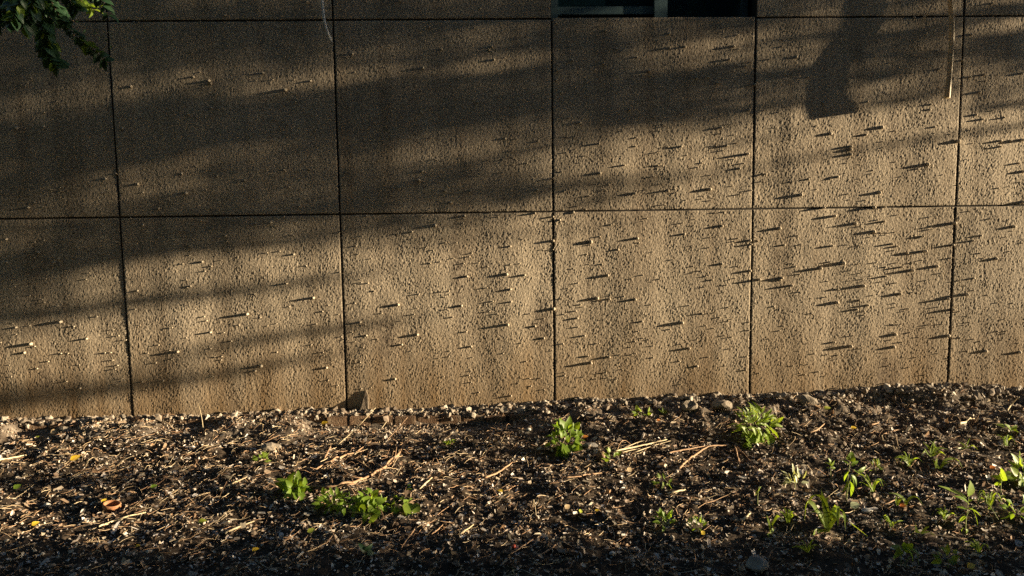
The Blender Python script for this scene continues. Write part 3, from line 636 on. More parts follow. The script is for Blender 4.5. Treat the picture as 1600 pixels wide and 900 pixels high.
weed('seedling', 'fine feathery seedling right of the pointed one', 'seedling', (1088, 830), clump(1088, 819, 12, 9, 28, 8, .03, .7, 17), 'serr', M_leafA, [[(1088, 812, 0)]], wide=.7)
weed('seedling', 'tiny seedling growing against the broken brick chunk', 'seedling', (952, 722), clump(954, 714, 10, 8, 12, 9, .02, .5, 19), 'ovate', M_leafB, [[(953, 712, 0)]])
weed('seedling', 'tiny green tuft beside the rounded clod', 'seedling', (408, 722), clump(408, 716, 11, 6, 16, 8, .03, .7, 21), 'serr', M_leafB, [[(408, 714, 0)]])
weed('seedling', 'small pale woolly seedling in the dark hollow', 'seedling', (1243, 764), clump(1243, 748, 13, 11, 22, 11, .03, .8, 23), 'ovate', M_leafD, [[(1242, 752, 0), (1241, 740, 0)]], wide=.7)
weed('seedling', 'tall seedling with narrow leaves, nodding at its tip', 'seedling', (1322, 782), [(1328, 720, 1333, 707, 0, 'heart'), (1326, 726, 1318, 716, 0), (1330, 728, 1342, 718, 0), (1334, 734, 1348, 742, 0), (1326, 736, 1316, 748, 0), (1330, 742, 1346, 756, -.02), (1330, 744, 1338, 764, -.02), (1324, 750, 1322, 772, -.02, 'lance'), (1340, 738, 1356, 730, 0), (1328, 752, 1336, 770, -.03, 'lance'), (1326, 758, 1330, 775, -.03, 'blade')], 'lance', M_leafA, [[(1324, 755, 0), (1329, 712, 0)], [(1328, 750, 0), (1346, 742, 0), (1364, 768, -.04)]], wide=1.4)
weed('seedling', 'little upright seedling left of the nodding one', 'seedling', (1298, 752), [(1298, 728, 1290, 719, 0), (1298, 728, 1305, 720, 0), (1298, 726, 1297, 716, 0), (1298, 732, 1306, 730, 0), (1298, 732, 1290, 730, 0)], 'ovate', M_leafB, [[(1298, 728, 0)]])
weed('seedling', 'little star-shaped seedling right of the nodding one', 'seedling', (1368, 738), clump(1368, 730, 9, 7, 10, 9, .02, .4, 27), 'lance', M_leafB, [[(1368, 730, 0)]])
weed('seedling', 'tall sprawling seedling with a long leaf bent to the left', 'seedling', (1508, 834), [(1511, 778, 1472, 755, 0, 'thin', M_leafB), (1514, 776, 1519, 752, 0, 'ovate', M_leafB), (1512, 796, 1496, 790, 0), (1513, 794, 1534, 800, -.02), (1518, 792, 1533, 820, -.03, 'thin'), (1510, 806, 1497, 815, 0), (1506, 824, 1500, 832, 0), (1510, 826, 1512, 838, -.02, 'ovate', M_leafB), (1512, 784, 1526, 776, 0), (1514, 788, 1500, 770, .02)], 'lance', M_leafA, [[(1510, 810, 0), (1514, 772, 0)], [(1512, 800, 0), (1540, 785, 0), (1560, 812, -.04)]], wide=1.3)
weed('seedling', 'seedling with three upright leaves near the right edge', 'seedling', (1564, 772), [(1565, 750, 1570, 731, 0), (1564, 750, 1555, 742, 0), (1566, 746, 1574, 738, 0), (1563, 754, 1554, 758, 0)], 'heart', M_leafB, [[(1564, 760, 0), (1565, 748, 0)]])
weed('weed', 'leafy weed cut by the right edge of the picture', 'weed', (1594, 760), [(1590, 735, 1581, 720, 0), (1592, 738, 1600, 748, 0), (1588, 742, 1578, 745, 0), (1592, 730, 1598, 714, 0), (1590, 726, 1582, 708, .03)] + clump(1594, 735, 14, 22, 18, 13, .04, .5, 31), 'ovate', M_leafB, [[(1590, 740, 0), (1588, 722, 0)]], wide=.9)
weed('weed', 'small weed of broad leaves low at the right edge', 'weed', (1592, 806), clump(1588, 795, 16, 14, 14, 13, .04, .5, 33), 'ovate', M_leafA, [[(1590, 795, 0)]], wide=1.1)
weed('seedling', 'pair of bright leaves on the bank at the right edge', 'seedling', (1582, 678), [(1580, 672, 1572, 662, 0), (1582, 672, 1590, 664, 0), (1584, 673, 1592, 672, 0), (1570, 668, 1560, 661, 0)], 'heart', M_leafB, [[(1581, 672, 0)], [(1570, 668, 0)]])
weed('weed', 'drooping weed standing in deep shade near the bottom edge', 'weed', (1408, 884), [(1410, 862, 1394, 852, 0), (1412, 860, 1428, 850, 0), (1416, 858, 1434, 872, -.02), (1412, 858, 1416, 846, 0), (1408, 864, 1396, 868, 0), (1418, 858, 1438, 860, 0)], 'heart', M_leafA, [[(1409, 866, 0), (1414, 856, 0)], [(1430, 862, 0), (1436, 884, -.02)]])
weed('weed', 'second shaded weed right of the drooping one', 'weed', (1482, 888), clump(1481, 872, 14, 12, 12, 13, .03, .5, 37), 'ovate', M_leafA, [[(1481, 872, 0)]])
weed('seedling', 'dark green leaf pair in the shade below the heap of twigs', 'seedling', (570, 870), [(570, 862, 564, 850, 0), (572, 860, 582, 852, 0), (574, 862, 586, 866, -.02)], 'heart', M_leafC, [[(571, 861, 0)]])
weed('seedling', 'two-leaved sprout between the clods on the bank', 'seedling', (1037, 650), [(1036, 646, 1031, 639, 0), (1038, 646, 1043, 642, 0), (1037, 645, 1037, 637, 0)], 'ovate', M_leafB, [[(1037, 645, 0)]])
weed('seedling', 'spreading low sprout on the bank left of the two-leaved one', 'seedling', (1002, 650), clump(1003, 645, 12, 4, 10, 8, .02, .5, 39), 'ovate', M_leafB, [[(1002, 646, 0)]])
weed('seedling', 'tiny sprout in the litter below the forked stick', 'seedling', (1036, 762), clump(1035, 752, 12, 7, 11, 8, .03, .5, 41), 'lance', M_leafB, [[(1035, 752, 0)]], wide=1.5)
weed('seedling', 'slim hooked sprout at the right of the middle', 'seedling', (1184, 790), [(1185, 762, 1189, 768, 0), (1184, 766, 1180, 775, 0), (1186, 764, 1190, 760, 0)], 'lance', M_leafB, [[(1184, 775, 0), (1186, 760, 0)]])

def grass(name, label, bpx, blades, mat, thin=1.0):
    b_ = at_g(*bpx); root = thing(name, label, 'grass', b_); Y = b_[1]
    for pts in blades:                              # each blade: points as seen from root to tip
        P = [above(a, c, Y + (d[0] if d else 0)) for a, c, *d in pts]; P = smooth_path([p - b_ for p in P], 9)
        V, F = [], []; n = len(P); L = sum(np.linalg.norm(P[i + 1] - P[i]) for i in range(n - 1))
        side = np.cross(P[n // 2] - P[0], [random.uniform(-.4, .4), -1, .5]); side /= np.linalg.norm(side) + 1e-9
        for i, p in enumerate(P):
            t = i / (n - 1); w = thin * .0042 * (1 - t ** 2.5) * (.6 + .8 * min(1, t * 2)) + .0002
            V += [p - side * w, p + np.array([0, 0, -.3 * w]), p + side * w]
        for i in range(n - 1):
            a = i * 3; F += [(a, a + 1, a + 4, a + 3), (a + 1, a + 2, a + 5, a + 4)]
        put('blade', mesh_py('blade', V, F, True), mat, root)
    return root
grass('grass_tuft', 'broad-bladed grass tuft arching over in the sun', (1292, 834), [[(1292, 832), (1293, 800), (1284, 776), (1270, 774), (1261, 790)], [(1292, 832), (1294, 805), (1290, 782), (1298, 775)], [(1292, 832), (1280, 800), (1262, 802)], [(1293, 832), (1300, 800), (1310, 812, -.04)], [(1293, 832), (1302, 795), (1318, 800), (1321, 828, -.05)], [(1294, 830), (1310, 805), (1330, 818), (1356, 838, -.06)], [(1291, 832), (1272, 790), (1260, 785), (1257, 815, -.05)], [(1290, 834), (1276, 830), (1270, 836, -.04)], [(1293, 830), (1288, 790), (1283, 765)], [(1293, 832), (1308, 790), (1309, 822, -.05)]], M_leafB, 1.5)
grass('grass_tuft', 'fine grass tuft below the clods on the sunny bank', (1456, 716), [[(1456, 716), (1452, 700), (1442, 690)], [(1456, 716), (1460, 695), (1452, 688)], [(1457, 716), (1462, 698), (1470, 708, -.03)], [(1455, 716), (1445, 705), (1440, 712, -.03)], [(1457, 716), (1466, 700), (1482, 702)], [(1456, 716), (1455, 700), (1462, 686)], [(1458, 716), (1470, 706), (1478, 712, -.02)], [(1455, 717), (1450, 708), (1444, 700)]], M_leafB)
grass('grass_tuft', 'sparse grass tuft just right of the fine one', (1510, 704), [[(1510, 704), (1505, 694), (1496, 690)], [(1510, 704), (1512, 692), (1516, 684)], [(1511, 704), (1520, 696), (1528, 702, -.02)], [(1510, 704), (1502, 700), (1496, 704)]], M_leafB, .7)
grass('grass_tuft', 'grass blades arching low above a dark hollow', (1468, 736), [[(1468, 736), (1462, 725), (1458, 718)], [(1468, 736), (1478, 718), (1496, 718), (1504, 736, -.03)], [(1468, 736), (1476, 724), (1488, 722)], [(1462, 735), (1463, 722), (1464, 715)]], M_leafB, 1.1)
grass('grass_tuft', 'two thin grass arcs beside the whitish flat stone', (1414, 796), [[(1414, 796), (1420, 780), (1432, 776), (1443, 790, -.02)], [(1414, 796), (1414, 782), (1402, 772), (1388, 770)], [(1402, 790), (1400, 780), (1404, 772)], [(1402, 790), (1406, 780), (1412, 778)]], M_leafB, 1.0)
grass('grass_tuft', 'thin curved grass at the dark lower right of the middle', (1204, 836), [[(1204, 836), (1202, 818), (1198, 805)], [(1204, 838), (1208, 826), (1206, 815)], [(1203, 838), (1200, 842), (1206, 846, -.03)], [(1206, 820), (1216, 806), (1225, 815, -.02)]], M_leafB, .9)
grass('grass_tuft', 'yellowish dry grass sprig low at right', (1438, 838), [[(1438, 838), (1432, 828), (1430, 818)], [(1438, 838), (1446, 826), (1452, 822)], [(1438, 838), (1452, 832), (1462, 842, -.02)], [(1438, 838), (1430, 834), (1424, 840, -.02)]], M_leafB, .8)

def wisps(cx, cy, n, h, w, seed):
    rr = random.Random(seed); out = []
    for _ in range(n):
        a = rr.uniform(-1, 1); hh = h * rr.uniform(.6, 1.15); e = rr.uniform(0, .5)
        out.append([(cx + rr.uniform(-3, 3), cy), (cx + a * w * .45, cy - hh * .7, rr.uniform(-.03, .03)), (cx + a * w, cy - hh * (1 - e * .5), rr.uniform(-.05, .05)), (cx + a * w * 1.5, cy - hh * (1 - e * 1.6), rr.uniform(-.07, .05))])
    return out
for (cx, cy, n_, h_, w_, lb) in [(1232, 822, 7, 30, 16, 'wispy grass left of the broad-bladed tuft'), (1362, 772, 8, 30, 20, 'wispy grass right of the nodding seedling'), (1546, 800, 9, 34, 22, 'wispy grass right of the sprawling seedling'), (1476, 816, 7, 26, 16, 'wispy grass left of the sprawling seedling'), (1392, 828, 6, 22, 16, 'wispy grass below the two thin grass arcs'), (1530, 868, 6, 26, 18, 'wispy grass in the shade under the sprawling seedling'), (1420, 732, 7, 24, 18, 'wispy grass left of the low arching blades'), (1572, 700, 6, 22, 14, 'wispy grass near the bright leaf pair at the right edge'), (1262, 868, 6, 24, 18, 'wispy grass in shade below the broad-bladed tuft'), (700, 698, 5, 12, 10, 'tiny wisp of grass in front of the last bricks')]:
    grass('grass_tuft', lb, (cx, cy), wisps(cx, cy, n_ + 3, h_, w_, cx), M_leafB, .55)

# ------------------------------------------------------------------ sticks and straws
def stick(name, label, pts, rpx, mat, cat='stick', side=(), lift=.010, group=None):
    P = []
    for q_ in pts:
        g_ = at_g(q_[0], q_[1]); 
        if len(q_) > 2: g_[2] += q_[2]
        P.append(g_ + np.array([0, 0, lift]))
    O = P[0]; dist = np.linalg.norm(O - CAM); r_ = .8 * rpx * dist / FPX
    root = thing(name, label, cat, O, group)
    n = max(6, 4 * len(P)); Q = smooth_path([p - O for p in P], n)
    for q_ in Q: q_[2] = max(q_[2], float(gz(q_[0] + O[0], q_[1] + O[1])) + r_ * .9 + .002 - O[2])
    Q = [q_ + np.array([random.uniform(-1, 1), random.uniform(-1, 1), random.uniform(-.5, .5)]) * r_ * .4 for q_ in Q]
    put('shaft', mesh_py('shaft', *tube(Q, [r_, r_ * .95, r_ * .6], 6, 1, .16), smooth=True), mat, root)
    for s in side:
        S = [at_g(a, b_) + np.array([0, 0, lift + (h[0] if h else 0)]) - O for a, b_, *h in s]
        put('side_shoot', mesh_py('side_shoot', *tube(smooth_path(S, 8), [r_ * .55, r_ * .25], 5, 1, .1), smooth=True), mat, root)
    return root
stick('stick', 'longest reddish stick, curving up from the heart-leaved weed', [(632, 700, .02), (622, 713), (604, 732), (580, 746), (552, 757), (520, 764), (490, 764), (462, 765)], 2.3, M_wood, side=[[(584, 744), (576, 734), (540, 715, .01)], [(598, 735), (588, 728), (560, 722)], [(552, 757), (545, 745), (528, 738, .01)], [(540, 760), (552, 772), (558, 790)], [(606, 731), (616, 722), (620, 708, .02)], [(566, 751), (545, 748), (515, 744)]])
stick('stick', 'pale knobbly stick lying above the longest one', [(486, 741), (503, 731), (516, 725), (532, 717), (548, 712), (568, 708)], 2.2, M_wood, side=[[(516, 725), (524, 732), (532, 740)], [(556, 710), (570, 700), (580, 692)]])
stick('stick', 'short stub standing off the pale knobbly stick', [(505, 724), (510, 714), (517, 703, .01)], 1.6, M_wood)
stick('stick', 'long bent stick running up towards the feathery weed', [(1062, 735), (1071, 726), (1084, 716), (1098, 706), (1112, 700), (1142, 699)], 2.0, M_wood, side=[[(1098, 706), (1088, 707), (1078, 706)]])
stick('stick', 'straight thin stick crossing behind the long bent one', [(1044, 711), (1070, 706), (1104, 700)], 1.5, M_wood)
stick('stick', 'bundle of pale stalks lying right of the broken brick', [(962, 708), (985, 703), (1010, 698), (1042, 690)], 1.7, M_straw, side=[[(966, 712), (990, 706), (1012, 703)], [(975, 704), (1005, 692), (1030, 694)], [(992, 710), (1020, 700), (1048, 692)]])
stick('stick', 'long thin stick below the broken brick, ending at a dry leaf', [(884, 750), (906, 748), (930, 744), (955, 741), (980, 739)], 1.4, M_wood)
stick('stick', 'slanting stick at bottom middle right of the red berry', [(846, 871), (860, 863), (872, 854), (884, 847)], 1.7, M_wood)
stick('stick', 'slanting stick running down to the red berry', [(798, 870), (812, 862), (833, 847)], 1.3, M_wood)
stick('stick', 'knot of dry twigs in the dark at lower left of middle', [(432, 862), (446, 848), (461, 830)], 2.0, M_wood, side=[[(440, 852), (420, 850), (400, 857)], [(446, 848), (460, 840), (470, 832)], [(436, 856), (432, 842), (430, 828)], [(444, 850), (456, 845), (464, 848)]])
stick('stick', 'thin knotted twig pointing down in deep shade', [(514, 826), (521, 840), (528, 855), (532, 868)], 1.4, M_wood, side=[[(521, 840), (516, 846), (512, 850)]])
stick('stick', 'long pale stalk lying among straw at lower left', [(155, 827), (175, 819), (196, 812), (228, 805)], 1.6, M_straw)
stick('stick', 'yellowish stalk cut by the left edge of the picture', [(-6, 724), (18, 719), (42, 714)], 1.7, M_straw)
stick('stick', 'thick pale stalk low at the left near the shaded edge', [(352, 838), (368, 830), (398, 818)], 1.8, M_straw)
stick('stick', 'straight stalk under the middle joint of the left panels', [(340, 768), (362, 760), (386, 749)], 1.6, M_straw)
stick('stick', 'stick in the sun left of the broken brick, low on the litter', [(758, 750), (776, 743), (790, 734), (802, 724)], 1.8, M_wood, side=[[(760, 749), (757, 740), (754, 732)]])
stick('stick', 'curved twig arching over the shaded ground below the big bright leaf', [(626, 862), (634, 850), (645, 836), (650, 825)], 1.1, M_wood, side=[[(628, 856), (612, 846), (600, 840)]])
stick('stick', 'thin twig right of the curved arching one', [(674, 840), (684, 832), (692, 824)], 1.1, M_wood)
stick('stick', 'short crooked root bleached pale near the bottom middle', [(720, 838), (732, 830), (740, 824)], 1.3, M_straw)
stick('stick', 'fine stalk left of the small pale root', [(675, 750), (662, 762), (656, 768)], 1.4, M_straw)
stick('stick', 'pale stub in the litter right of the feathery seedling', [(1158, 818), (1166, 812), (1172, 806)], 2.0, M_straw)
stick('stick', 'pale broken stick end right of the middle litter', [(1042, 776), (1056, 772), (1070, 769)], 2.0, M_straw)
stick('stick', 'white peeled stick on the bank near the right joint', [(1499, 666), (1510, 661), (1522, 657)], 2.0, M_straw)
stick('stick', 'thin twig upright beside the white peeled stick', [(1520, 668), (1525, 668, .03), (1529, 668, .055)], .9, M_wood)
stick('stick', 'twig leaning on the crusty ledge at far right', [(1573, 645), (1580, 645, .035), (1591, 645, .065)], 1.2, M_straw)
stick('stick', 'twig lying on the sunny slope under the ledge', [(1378, 683), (1392, 678), (1405, 674), (1418, 672)], 1.4, M_wood)
stick('stick', 'straight twig below the crumbly clod', [(1265, 680), (1276, 675), (1288, 668)], 1.4, M_wood)
stick('stick', 'short stub beneath the ledge on the sunny slope', [(1358, 667), (1364, 666), (1373, 664)], 1.5, M_wood)
stick('stick', 'bent twig hanging down from the long bent stick', [(1148, 700), (1152, 715), (1156, 732)], 1.4, M_wood, side=[[(1150, 700), (1165, 715), (1186, 740)]])
stick('stick', 'thin twig crossing the litter towards the pale woolly seedling', [(1216, 772), (1235, 776), (1262, 785)], 1.0, M_straw)
stick('stick', 'slender twig by the grass tuft below the dark hollow', [(1376, 792), (1388, 790), (1400, 784)], 1.3, M_wood)
stick('stick', 'long thin twig under the nodding seedling', [(1336, 768), (1370, 762), (1402, 757)], 1.1, M_wood)
def straw(label, b_, tip, dy, rpx, mat, bow=.004, fork=None):
    P0 = at_g(*b_, -.004); P1 = at_y(*tip, min(P0[1] + dy, -.015)); r_ = rpx * np.linalg.norm(P0 - CAM) / FPX
    root = thing('straw', label, 'straw', P0); mid_ = (P1 - P0) * .5 + np.array([bow, 0, -bow])
    put('shaft', mesh_py('shaft', *tube(smooth_path([P0 * 0, mid_, P1 - P0], 9), [r_, r_ * .6], 5, 1, .08), smooth=True), mat, root)
    if fork: put('side_shoot', mesh_py('side_shoot', *tube(smooth_path([mid_, at_y(*fork, P0[1] + dy * .8) - P0], 5), [r_ * .7, r_ * .4], 4), smooth=True), mat, root)
straw('longest dry straw leaning up against the bricks', (524, 697), (587, 637), .12, .8, M_straw)
straw('short dry straw leaning in front of the third visible brick', (594, 671), (611, 643), .06, .7, M_straw)
straw('reddish straw leaning towards the wall right of the short one', (584, 704), (637, 652), .1, .75, M_wood)
straw('bright forked straw standing against the crumbs on the bricks', (637, 667), (661, 640), .06, .8, M_straw, .004, (660, 646))
straw('single upright pale straw at the wall left of the second joint', (318, 674), (310, 630), .03, .5, M_straw)
# fallen leaves one can point to
def fallen(label, px, py, L, mat, ang, kind='flat', tilt=.5):
    p = at_g(px, py, .006); s = .8 * L * np.linalg.norm(p - CAM) / FPX
    me = leaf_mesh(kind, mat, random.randrange(3)); o = put('fallen_leaf', me, None)
    d = np.array([math.cos(ang), math.sin(ang) * .6, .25]); n = (tilt * .9, -tilt, 1)
    o.matrix_local = orient(p - d * s * .5 + np.array([0, 0, .012]), d, n, s, s * 1.15); return tag(o, label, 'leaf')
fallen('bright yellow fallen leaf in front of the bricks', 508, 667, 13, M_yel, .2)
fallen('yellow fallen leaf in the gravel at far lower left', 55, 826, 12, M_yel, .9)
fallen('yellow fallen leaf at the shaded edge under the terracotta-coloured ring', 216, 861, 9, M_yel, 0)
fallen('yellow fallen leaf at the shaded edge below the thick pale stalk', 399, 867, 12, M_yel, .8)
fallen('round yellow fallen leaf in the middle of the sunny litter', 782, 774, 12, M_yel, 2.5)
fallen('lime fallen leaf on shaded gravel right of the knot of twigs', 486, 837, 14, M_lime, .7)
fallen('lime fallen leaf at left below the thin stalks', 317, 822, 15, M_lime, .1)
fallen('small lime fallen leaf near the left wall foot', 59, 688, 8, M_lime, 2.2)
fallen('yellow fallen leaf beside the litter under the feathery seedling', 1098, 841, 12, M_yel, 1.0)
fallen('pale square fallen leaf in front of the middle', 907, 807, 11, M_lime, 1.4)
fallen('small orange-yellow fallen leaf right of the pale square one', 933, 805, 8, M_yel, .4)
fallen('orange fallen leaf between grass arcs at right', 1411, 797, 13, M_ora, .3)
fallen('orange fallen leaf on the bank under the third panel', 1029, 662, 8, M_ora, .5)
fallen('red-orange fallen leaf next to the bushy weed', 915, 688, 11, M_ora, .3)
fallen('yellow-green fallen leaf on the ledge slope', 1293, 643, 13, M_lime, .1)
fallen('yellow fallen leaf on the sunny slope below the ledge', 1334, 674, 11, M_yel, .2)
fallen('yellow fallen leaf in the dark at the bottom right', 1517, 893, 16, M_yel, .4)
fallen('orange fallen leaf at the foot of the leafy right-edge weed', 1551, 737, 11, M_ora, .3)
fallen('brown-yellow fallen leaf lying left of the terracotta-coloured ring', 162, 790, 10, M_yel, 1.2)
fallen('dry tan leaf at the tip of the long thin stick', 983, 741, 14, M_tan, 1.1)
fallen('dry tan leaf standing on edge near the left wall foot', 86, 680, 15, M_tan, .6)
fallen('pale dry leaf at the far left in the straw', 10, 727, 13, M_tan, .5)
fallen('golden dry leaf on the straw above the shaded band', 117, 722, 16, M_yel, .9)
fallen('green fallen leaf in the shaded band at far left', 26, 768, 13, M_leafA, 1.2)
fallen('green fallen leaf in the litter under the shaded band', 240, 767, 11, M_leafA, .9)
fallen('green fallen leaf right of the arching stem', 640, 766, 9, M_leafA, .3)
fallen('pale curled leaf by the whitish flat stone', 1336, 797, 20, M_leafD, .4)
fallen('tan curled leaf on the litter below the pale woolly seedling', 886, 800, 15, M_tan, 1.0)

# ------------------------------------------------------------------ uncountable litter
def stuff(name, V, F, tint, mat, label):
    me = mesh_np(name, V, F); at = me.attributes.new('tint', 'FLOAT_COLOR', 'POINT')
    at.data.foreach_set('color', np.concatenate([tint, np.ones((len(tint), 1))], 1).astype(np.float32).ravel())
    o = put(name, me, mat, kind='stuff'); o['label'] = label; return o
PAL = np.array([(.30, .21, .14), (.40, .30, .21), (.20, .13, .085), (.46, .38, .29), (.13, .09, .06), (.55, .49, .41), (.26, .16, .09), (.34, .29, .22), (.68, .61, .54), (.60, .52, .45), (.50, .41, .34), (.64, .58, .53)])
def frames(n, tiltmax):
    yaw = rng.uniform(0, 2 * np.pi, n); tl = np.abs(rng.normal(0, tiltmax, n)).clip(0, 1.4); ta = rng.uniform(0, 2 * np.pi, n)
    nz = np.stack([np.sin(tl) * np.cos(ta), np.sin(tl) * np.sin(ta), np.cos(tl)], -1)
    h = np.stack([np.cos(yaw), np.sin(yaw), np.zeros(n)], -1)
    x = h - (h * nz).sum(1, keepdims=True) * nz; x /= np.linalg.norm(x, axis=1, keepdims=True)
    return x, np.cross(nz, x), nz
drift = bandnoise(gny, gnx, GS, GS, 0.32, 0.6)
VX = [(at_y(a, 655, -.2)[0], at_y(b_, 655, -.2)[0]) for a, b_ in ((30, 98), (262, 336), (484, 812))]
def at_bricks(x, y):
    return (y > BRY - .075) & (y < BRY + .004) & np.any([(x > a) & (x < b_) for a, b_ in VX], 0)
def scatter(n, x0=-3.3, x1=3.8, y0=-2.6, y1=-0.02):
    x = rng.uniform(x0, x1, n * 2); y = y0 + (y1 - y0) * rng.random(n * 2)
    i_ = ((x - GX0) / GS).astype(int); j_ = ((y - GY0) / GS).astype(int)          # it gathers in drifts and leaves the soil bare between
    k_ = np.argsort(rng.random(2 * n) - .12 * drift[j_, i_])[:n]; x, y = x[k_], y[k_]
    bad = at_bricks(x, y); y = np.where(bad, rng.uniform(-1.6, -.4, n), y); return x, y
# flakes of dead leaf
n = 82000; x, y = scatter(n); s = np.exp(rng.normal(math.log(.0043), .48, n)).clip(.002, .020); ex, ey, ez = frames(n, .85)
c = np.stack([x, y, gz(x, y) + s * .45 * rng.random(n) + .001], -1); ar = rng.uniform(.35, .8, n)
cu = rng.uniform(-.1, .5, n)
loc = np.array([(-1, -.8, 1), (0, -1, 0), (1, -.7, 1), (-.9, .8, 1), (0, 1.1, .2), (.8, .9, 1)])
V = c[:, None] + s[:, None, None] * (loc[None, :, 0:1] * ar[:, None, None] * ex[:, None] + loc[None, :, 1:2] * ey[:, None] + loc[None, :, 2:3] * cu[:, None, None] * ez[:, None]) * (1 + .25 * rng.standard_normal((n, 6, 1)))
F = (np.arange(n)[:, None, None] * 6 + np.array([(0, 1, 4, 3), (1, 2, 5, 4)])[None]).reshape(-1, 4)
t = np.repeat(PAL[rng.integers(0, len(PAL), n)] * rng.uniform(.65, 1.45, (n, 1)), 6, 0)
stuff('leaf_litter', V.reshape(-1, 3), F, t, M_flake, 'brown and pale flakes of dead leaf covering the ground')
# grit and gravel
ph = (1 + 5 ** .5) / 2
IV = np.array([(-1, ph, 0), (1, ph, 0), (-1, -ph, 0), (1, -ph, 0), (0, -1, ph), (0, 1, ph), (0, -1, -ph), (0, 1, -ph), (ph, 0, -1), (ph, 0, 1), (-ph, 0, -1), (-ph, 0, 1)]) / math.hypot(1, ph)
IF = np.array([(0, 11, 5), (0, 5, 1), (0, 1, 7), (0, 7, 10), (0, 10, 11), (1, 5, 9), (5, 11, 4), (11, 10, 2), (10, 7, 6), (7, 1, 8), (3, 9, 4), (3, 4, 2), (3, 2, 6), (3, 6, 8), (3, 8, 9), (4, 9, 5), (2, 4, 11), (6, 2, 10), (8, 6, 7), (9, 8, 1)])
def gravel(name, x, y, s, pal, label, sink=.2):
    n = len(x); ex, ey, ez = frames(n, .6); sc = rng.uniform(.55, 1.2, (n, 3))
    c = np.stack([x, y, gz(x, y) + s * (.6 - sink)], -1); P = IV[None] * (1 + .22 * rng.standard_normal((n, len(IV), 1))) * sc[:, None]
    V = c[:, None] + s[:, None, None] * (P[..., 0:1] * ex[:, None] + P[..., 1:2] * ey[:, None] + P[..., 2:3] * ez[:, None])
    F = (np.arange(n)[:, None, None] * len(IV) + IF[None]).reshape(-1, 3)
    t = np.repeat(pal[rng.integers(0, len(pal), n)] * rng.uniform(.65, 1.2, (n, 1)), len(IV), 0)
    return stuff(name, V.reshape(-1, 3), F, t, M_litter, label)
SP = np.array([(.22, .17, .125), (.30, .245, .19), (.36, .30, .24), (.14, .105, .075), (.44, .39, .33), (.26, .19, .14)])
x, y = scatter(6800); y = np.where(rng.random(6800) < .4, rng.uniform(-2.6, -1.3, 6800), y)
gravel('gravel', x, y, np.exp(rng.normal(math.log(.0042), .42, 6800)).clip(.002, .013), SP, 'small stones and grit strewn through the litter')
OV = np.array([(1, 0, 0), (-1, 0, 0), (0, 1, 0), (0, -1, 0), (0, 0, 1), (0, 0, -1)], float); OF = np.array([(0, 2, 4), (2, 1, 4), (1, 3, 4), (3, 0, 4), (2, 0, 5), (1, 2, 5), (3, 1, 5), (0, 3, 5)])
IV_, IF_ = IV, IF; n = 16000; x, y = scatter(n)
IV, IF = OV, OF
gravel('soil_crumbs', x, y, np.exp(rng.normal(math.log(.0040), .45, n)).clip(.0018, .011), np.array([(.075, .054, .038), (.10, .074, .053), (.17, .13, .097), (.05, .037, .027), (.30, .24, .19)]), 'loose brown soil crumbs between the litter')
n = 4000; x = rng.uniform(VX[0][0] - .1, VX[2][1] + .1, n); y = rng.uniform(BRY - .11, BRY - .006, n)
gravel('brick_grit', x, y, np.exp(rng.normal(math.log(.0034), .4, n)).clip(.0015, .008), np.concatenate([SP, PAL[:3]]), 'fine grit and mortar crumbs at the face of the bricks')
IV, IF = IV_, IF_
# plaster crumbs along the wall foot
n = 6500; x = rng.uniform(-3.3, 3.8, n); y = -np.abs(rng.normal(0, .075, n)).clip(.004, .3); y = np.where((x < XB) & (y < BRY), rng.uniform(BRY, -.015, n), y)
gravel('plaster_crumbs', x, y, np.exp(rng.normal(math.log(.0065), .5, n)).clip(.002, .022), np.array([(.28, .24, .19), (.35, .30, .245), (.21, .17, .13), (.15, .115, .085)]), 'pale plaster crumbs and soil lumps along the foot of the wall', .15)
# stems of straw and fine twigs
n = 8500; x, y = scatter(n); L = np.exp(rng.normal(math.log(.042), .55, n)).clip(.012, .17); r_ = rng.uniform(.0004, .0012, n)
ang = np.where(rng.random(n) < .55, rng.normal(.95, .35, n), rng.uniform(0, np.pi, n)); bend = rng.normal(0, .3, n); rise = rng.normal(0, .2, n)
ts = np.linspace(0, 1, 5); d = np.stack([np.cos(ang), np.sin(ang)], -1); pn = np.stack([-d[:, 1], d[:, 0]], -1)
PX = x[:, None] + L[:, None] * (ts[None] - .5) * d[:, :1] + (bend * L)[:, None] * (ts[None] - .5) ** 2 * pn[:, :1]
PY = (y[:, None] + L[:, None] * (ts[None] - .5) * d[:, 1:] + (bend * L)[:, None] * (ts[None] - .5) ** 2 * pn[:, 1:]).clip(-2.7, -.005)
z0 = gz(x, y); PZ = np.maximum(gz(PX, PY) * .5 + z0[:, None] * .5 + .003 + (rise * L)[:, None] * (ts[None] - .5), gz(PX, PY) + .001) + .003
tri = np.array([(1, 0), (-.5, .87), (-.5, -.87)])
off = tri[None, None, :, 0:1] * np.concatenate([pn, np.zeros((n, 1))], 1)[:, None, None] + tri[None, None, :, 1:2] * np.array([0, 0, 1.])[None, None, None]
tap = np.array([.8, 1, 1, .9, .55])
V = np.stack([PX, PY, PZ], -1)[:, :, None] + off * (r_[:, None] * tap[None])[:, :, None, None]
f0 = np.array([(i * 3 + j, i * 3 + (j + 1) % 3, i * 3 + 3 + (j + 1) % 3, i * 3 + 3 + j) for i in range(4) for j in range(3)])
F = (np.arange(n)[:, None, None] * 15 + f0[None]).reshape(-1, 4)
WP = np.array([(.34, .22, .13), (.46, .34, .21), (.24, .14, .08), (.55, .44, .29), (.40, .25, .15)])
t = np.repeat(WP[rng.integers(0, 5, n)] * rng.uniform(.7, 1.2, (n, 1)), 15, 0)
stuff('straw_litter', V.reshape(-1, 3), F, t, M_litter, 'thin dry stems and rootlets lying over the ground')

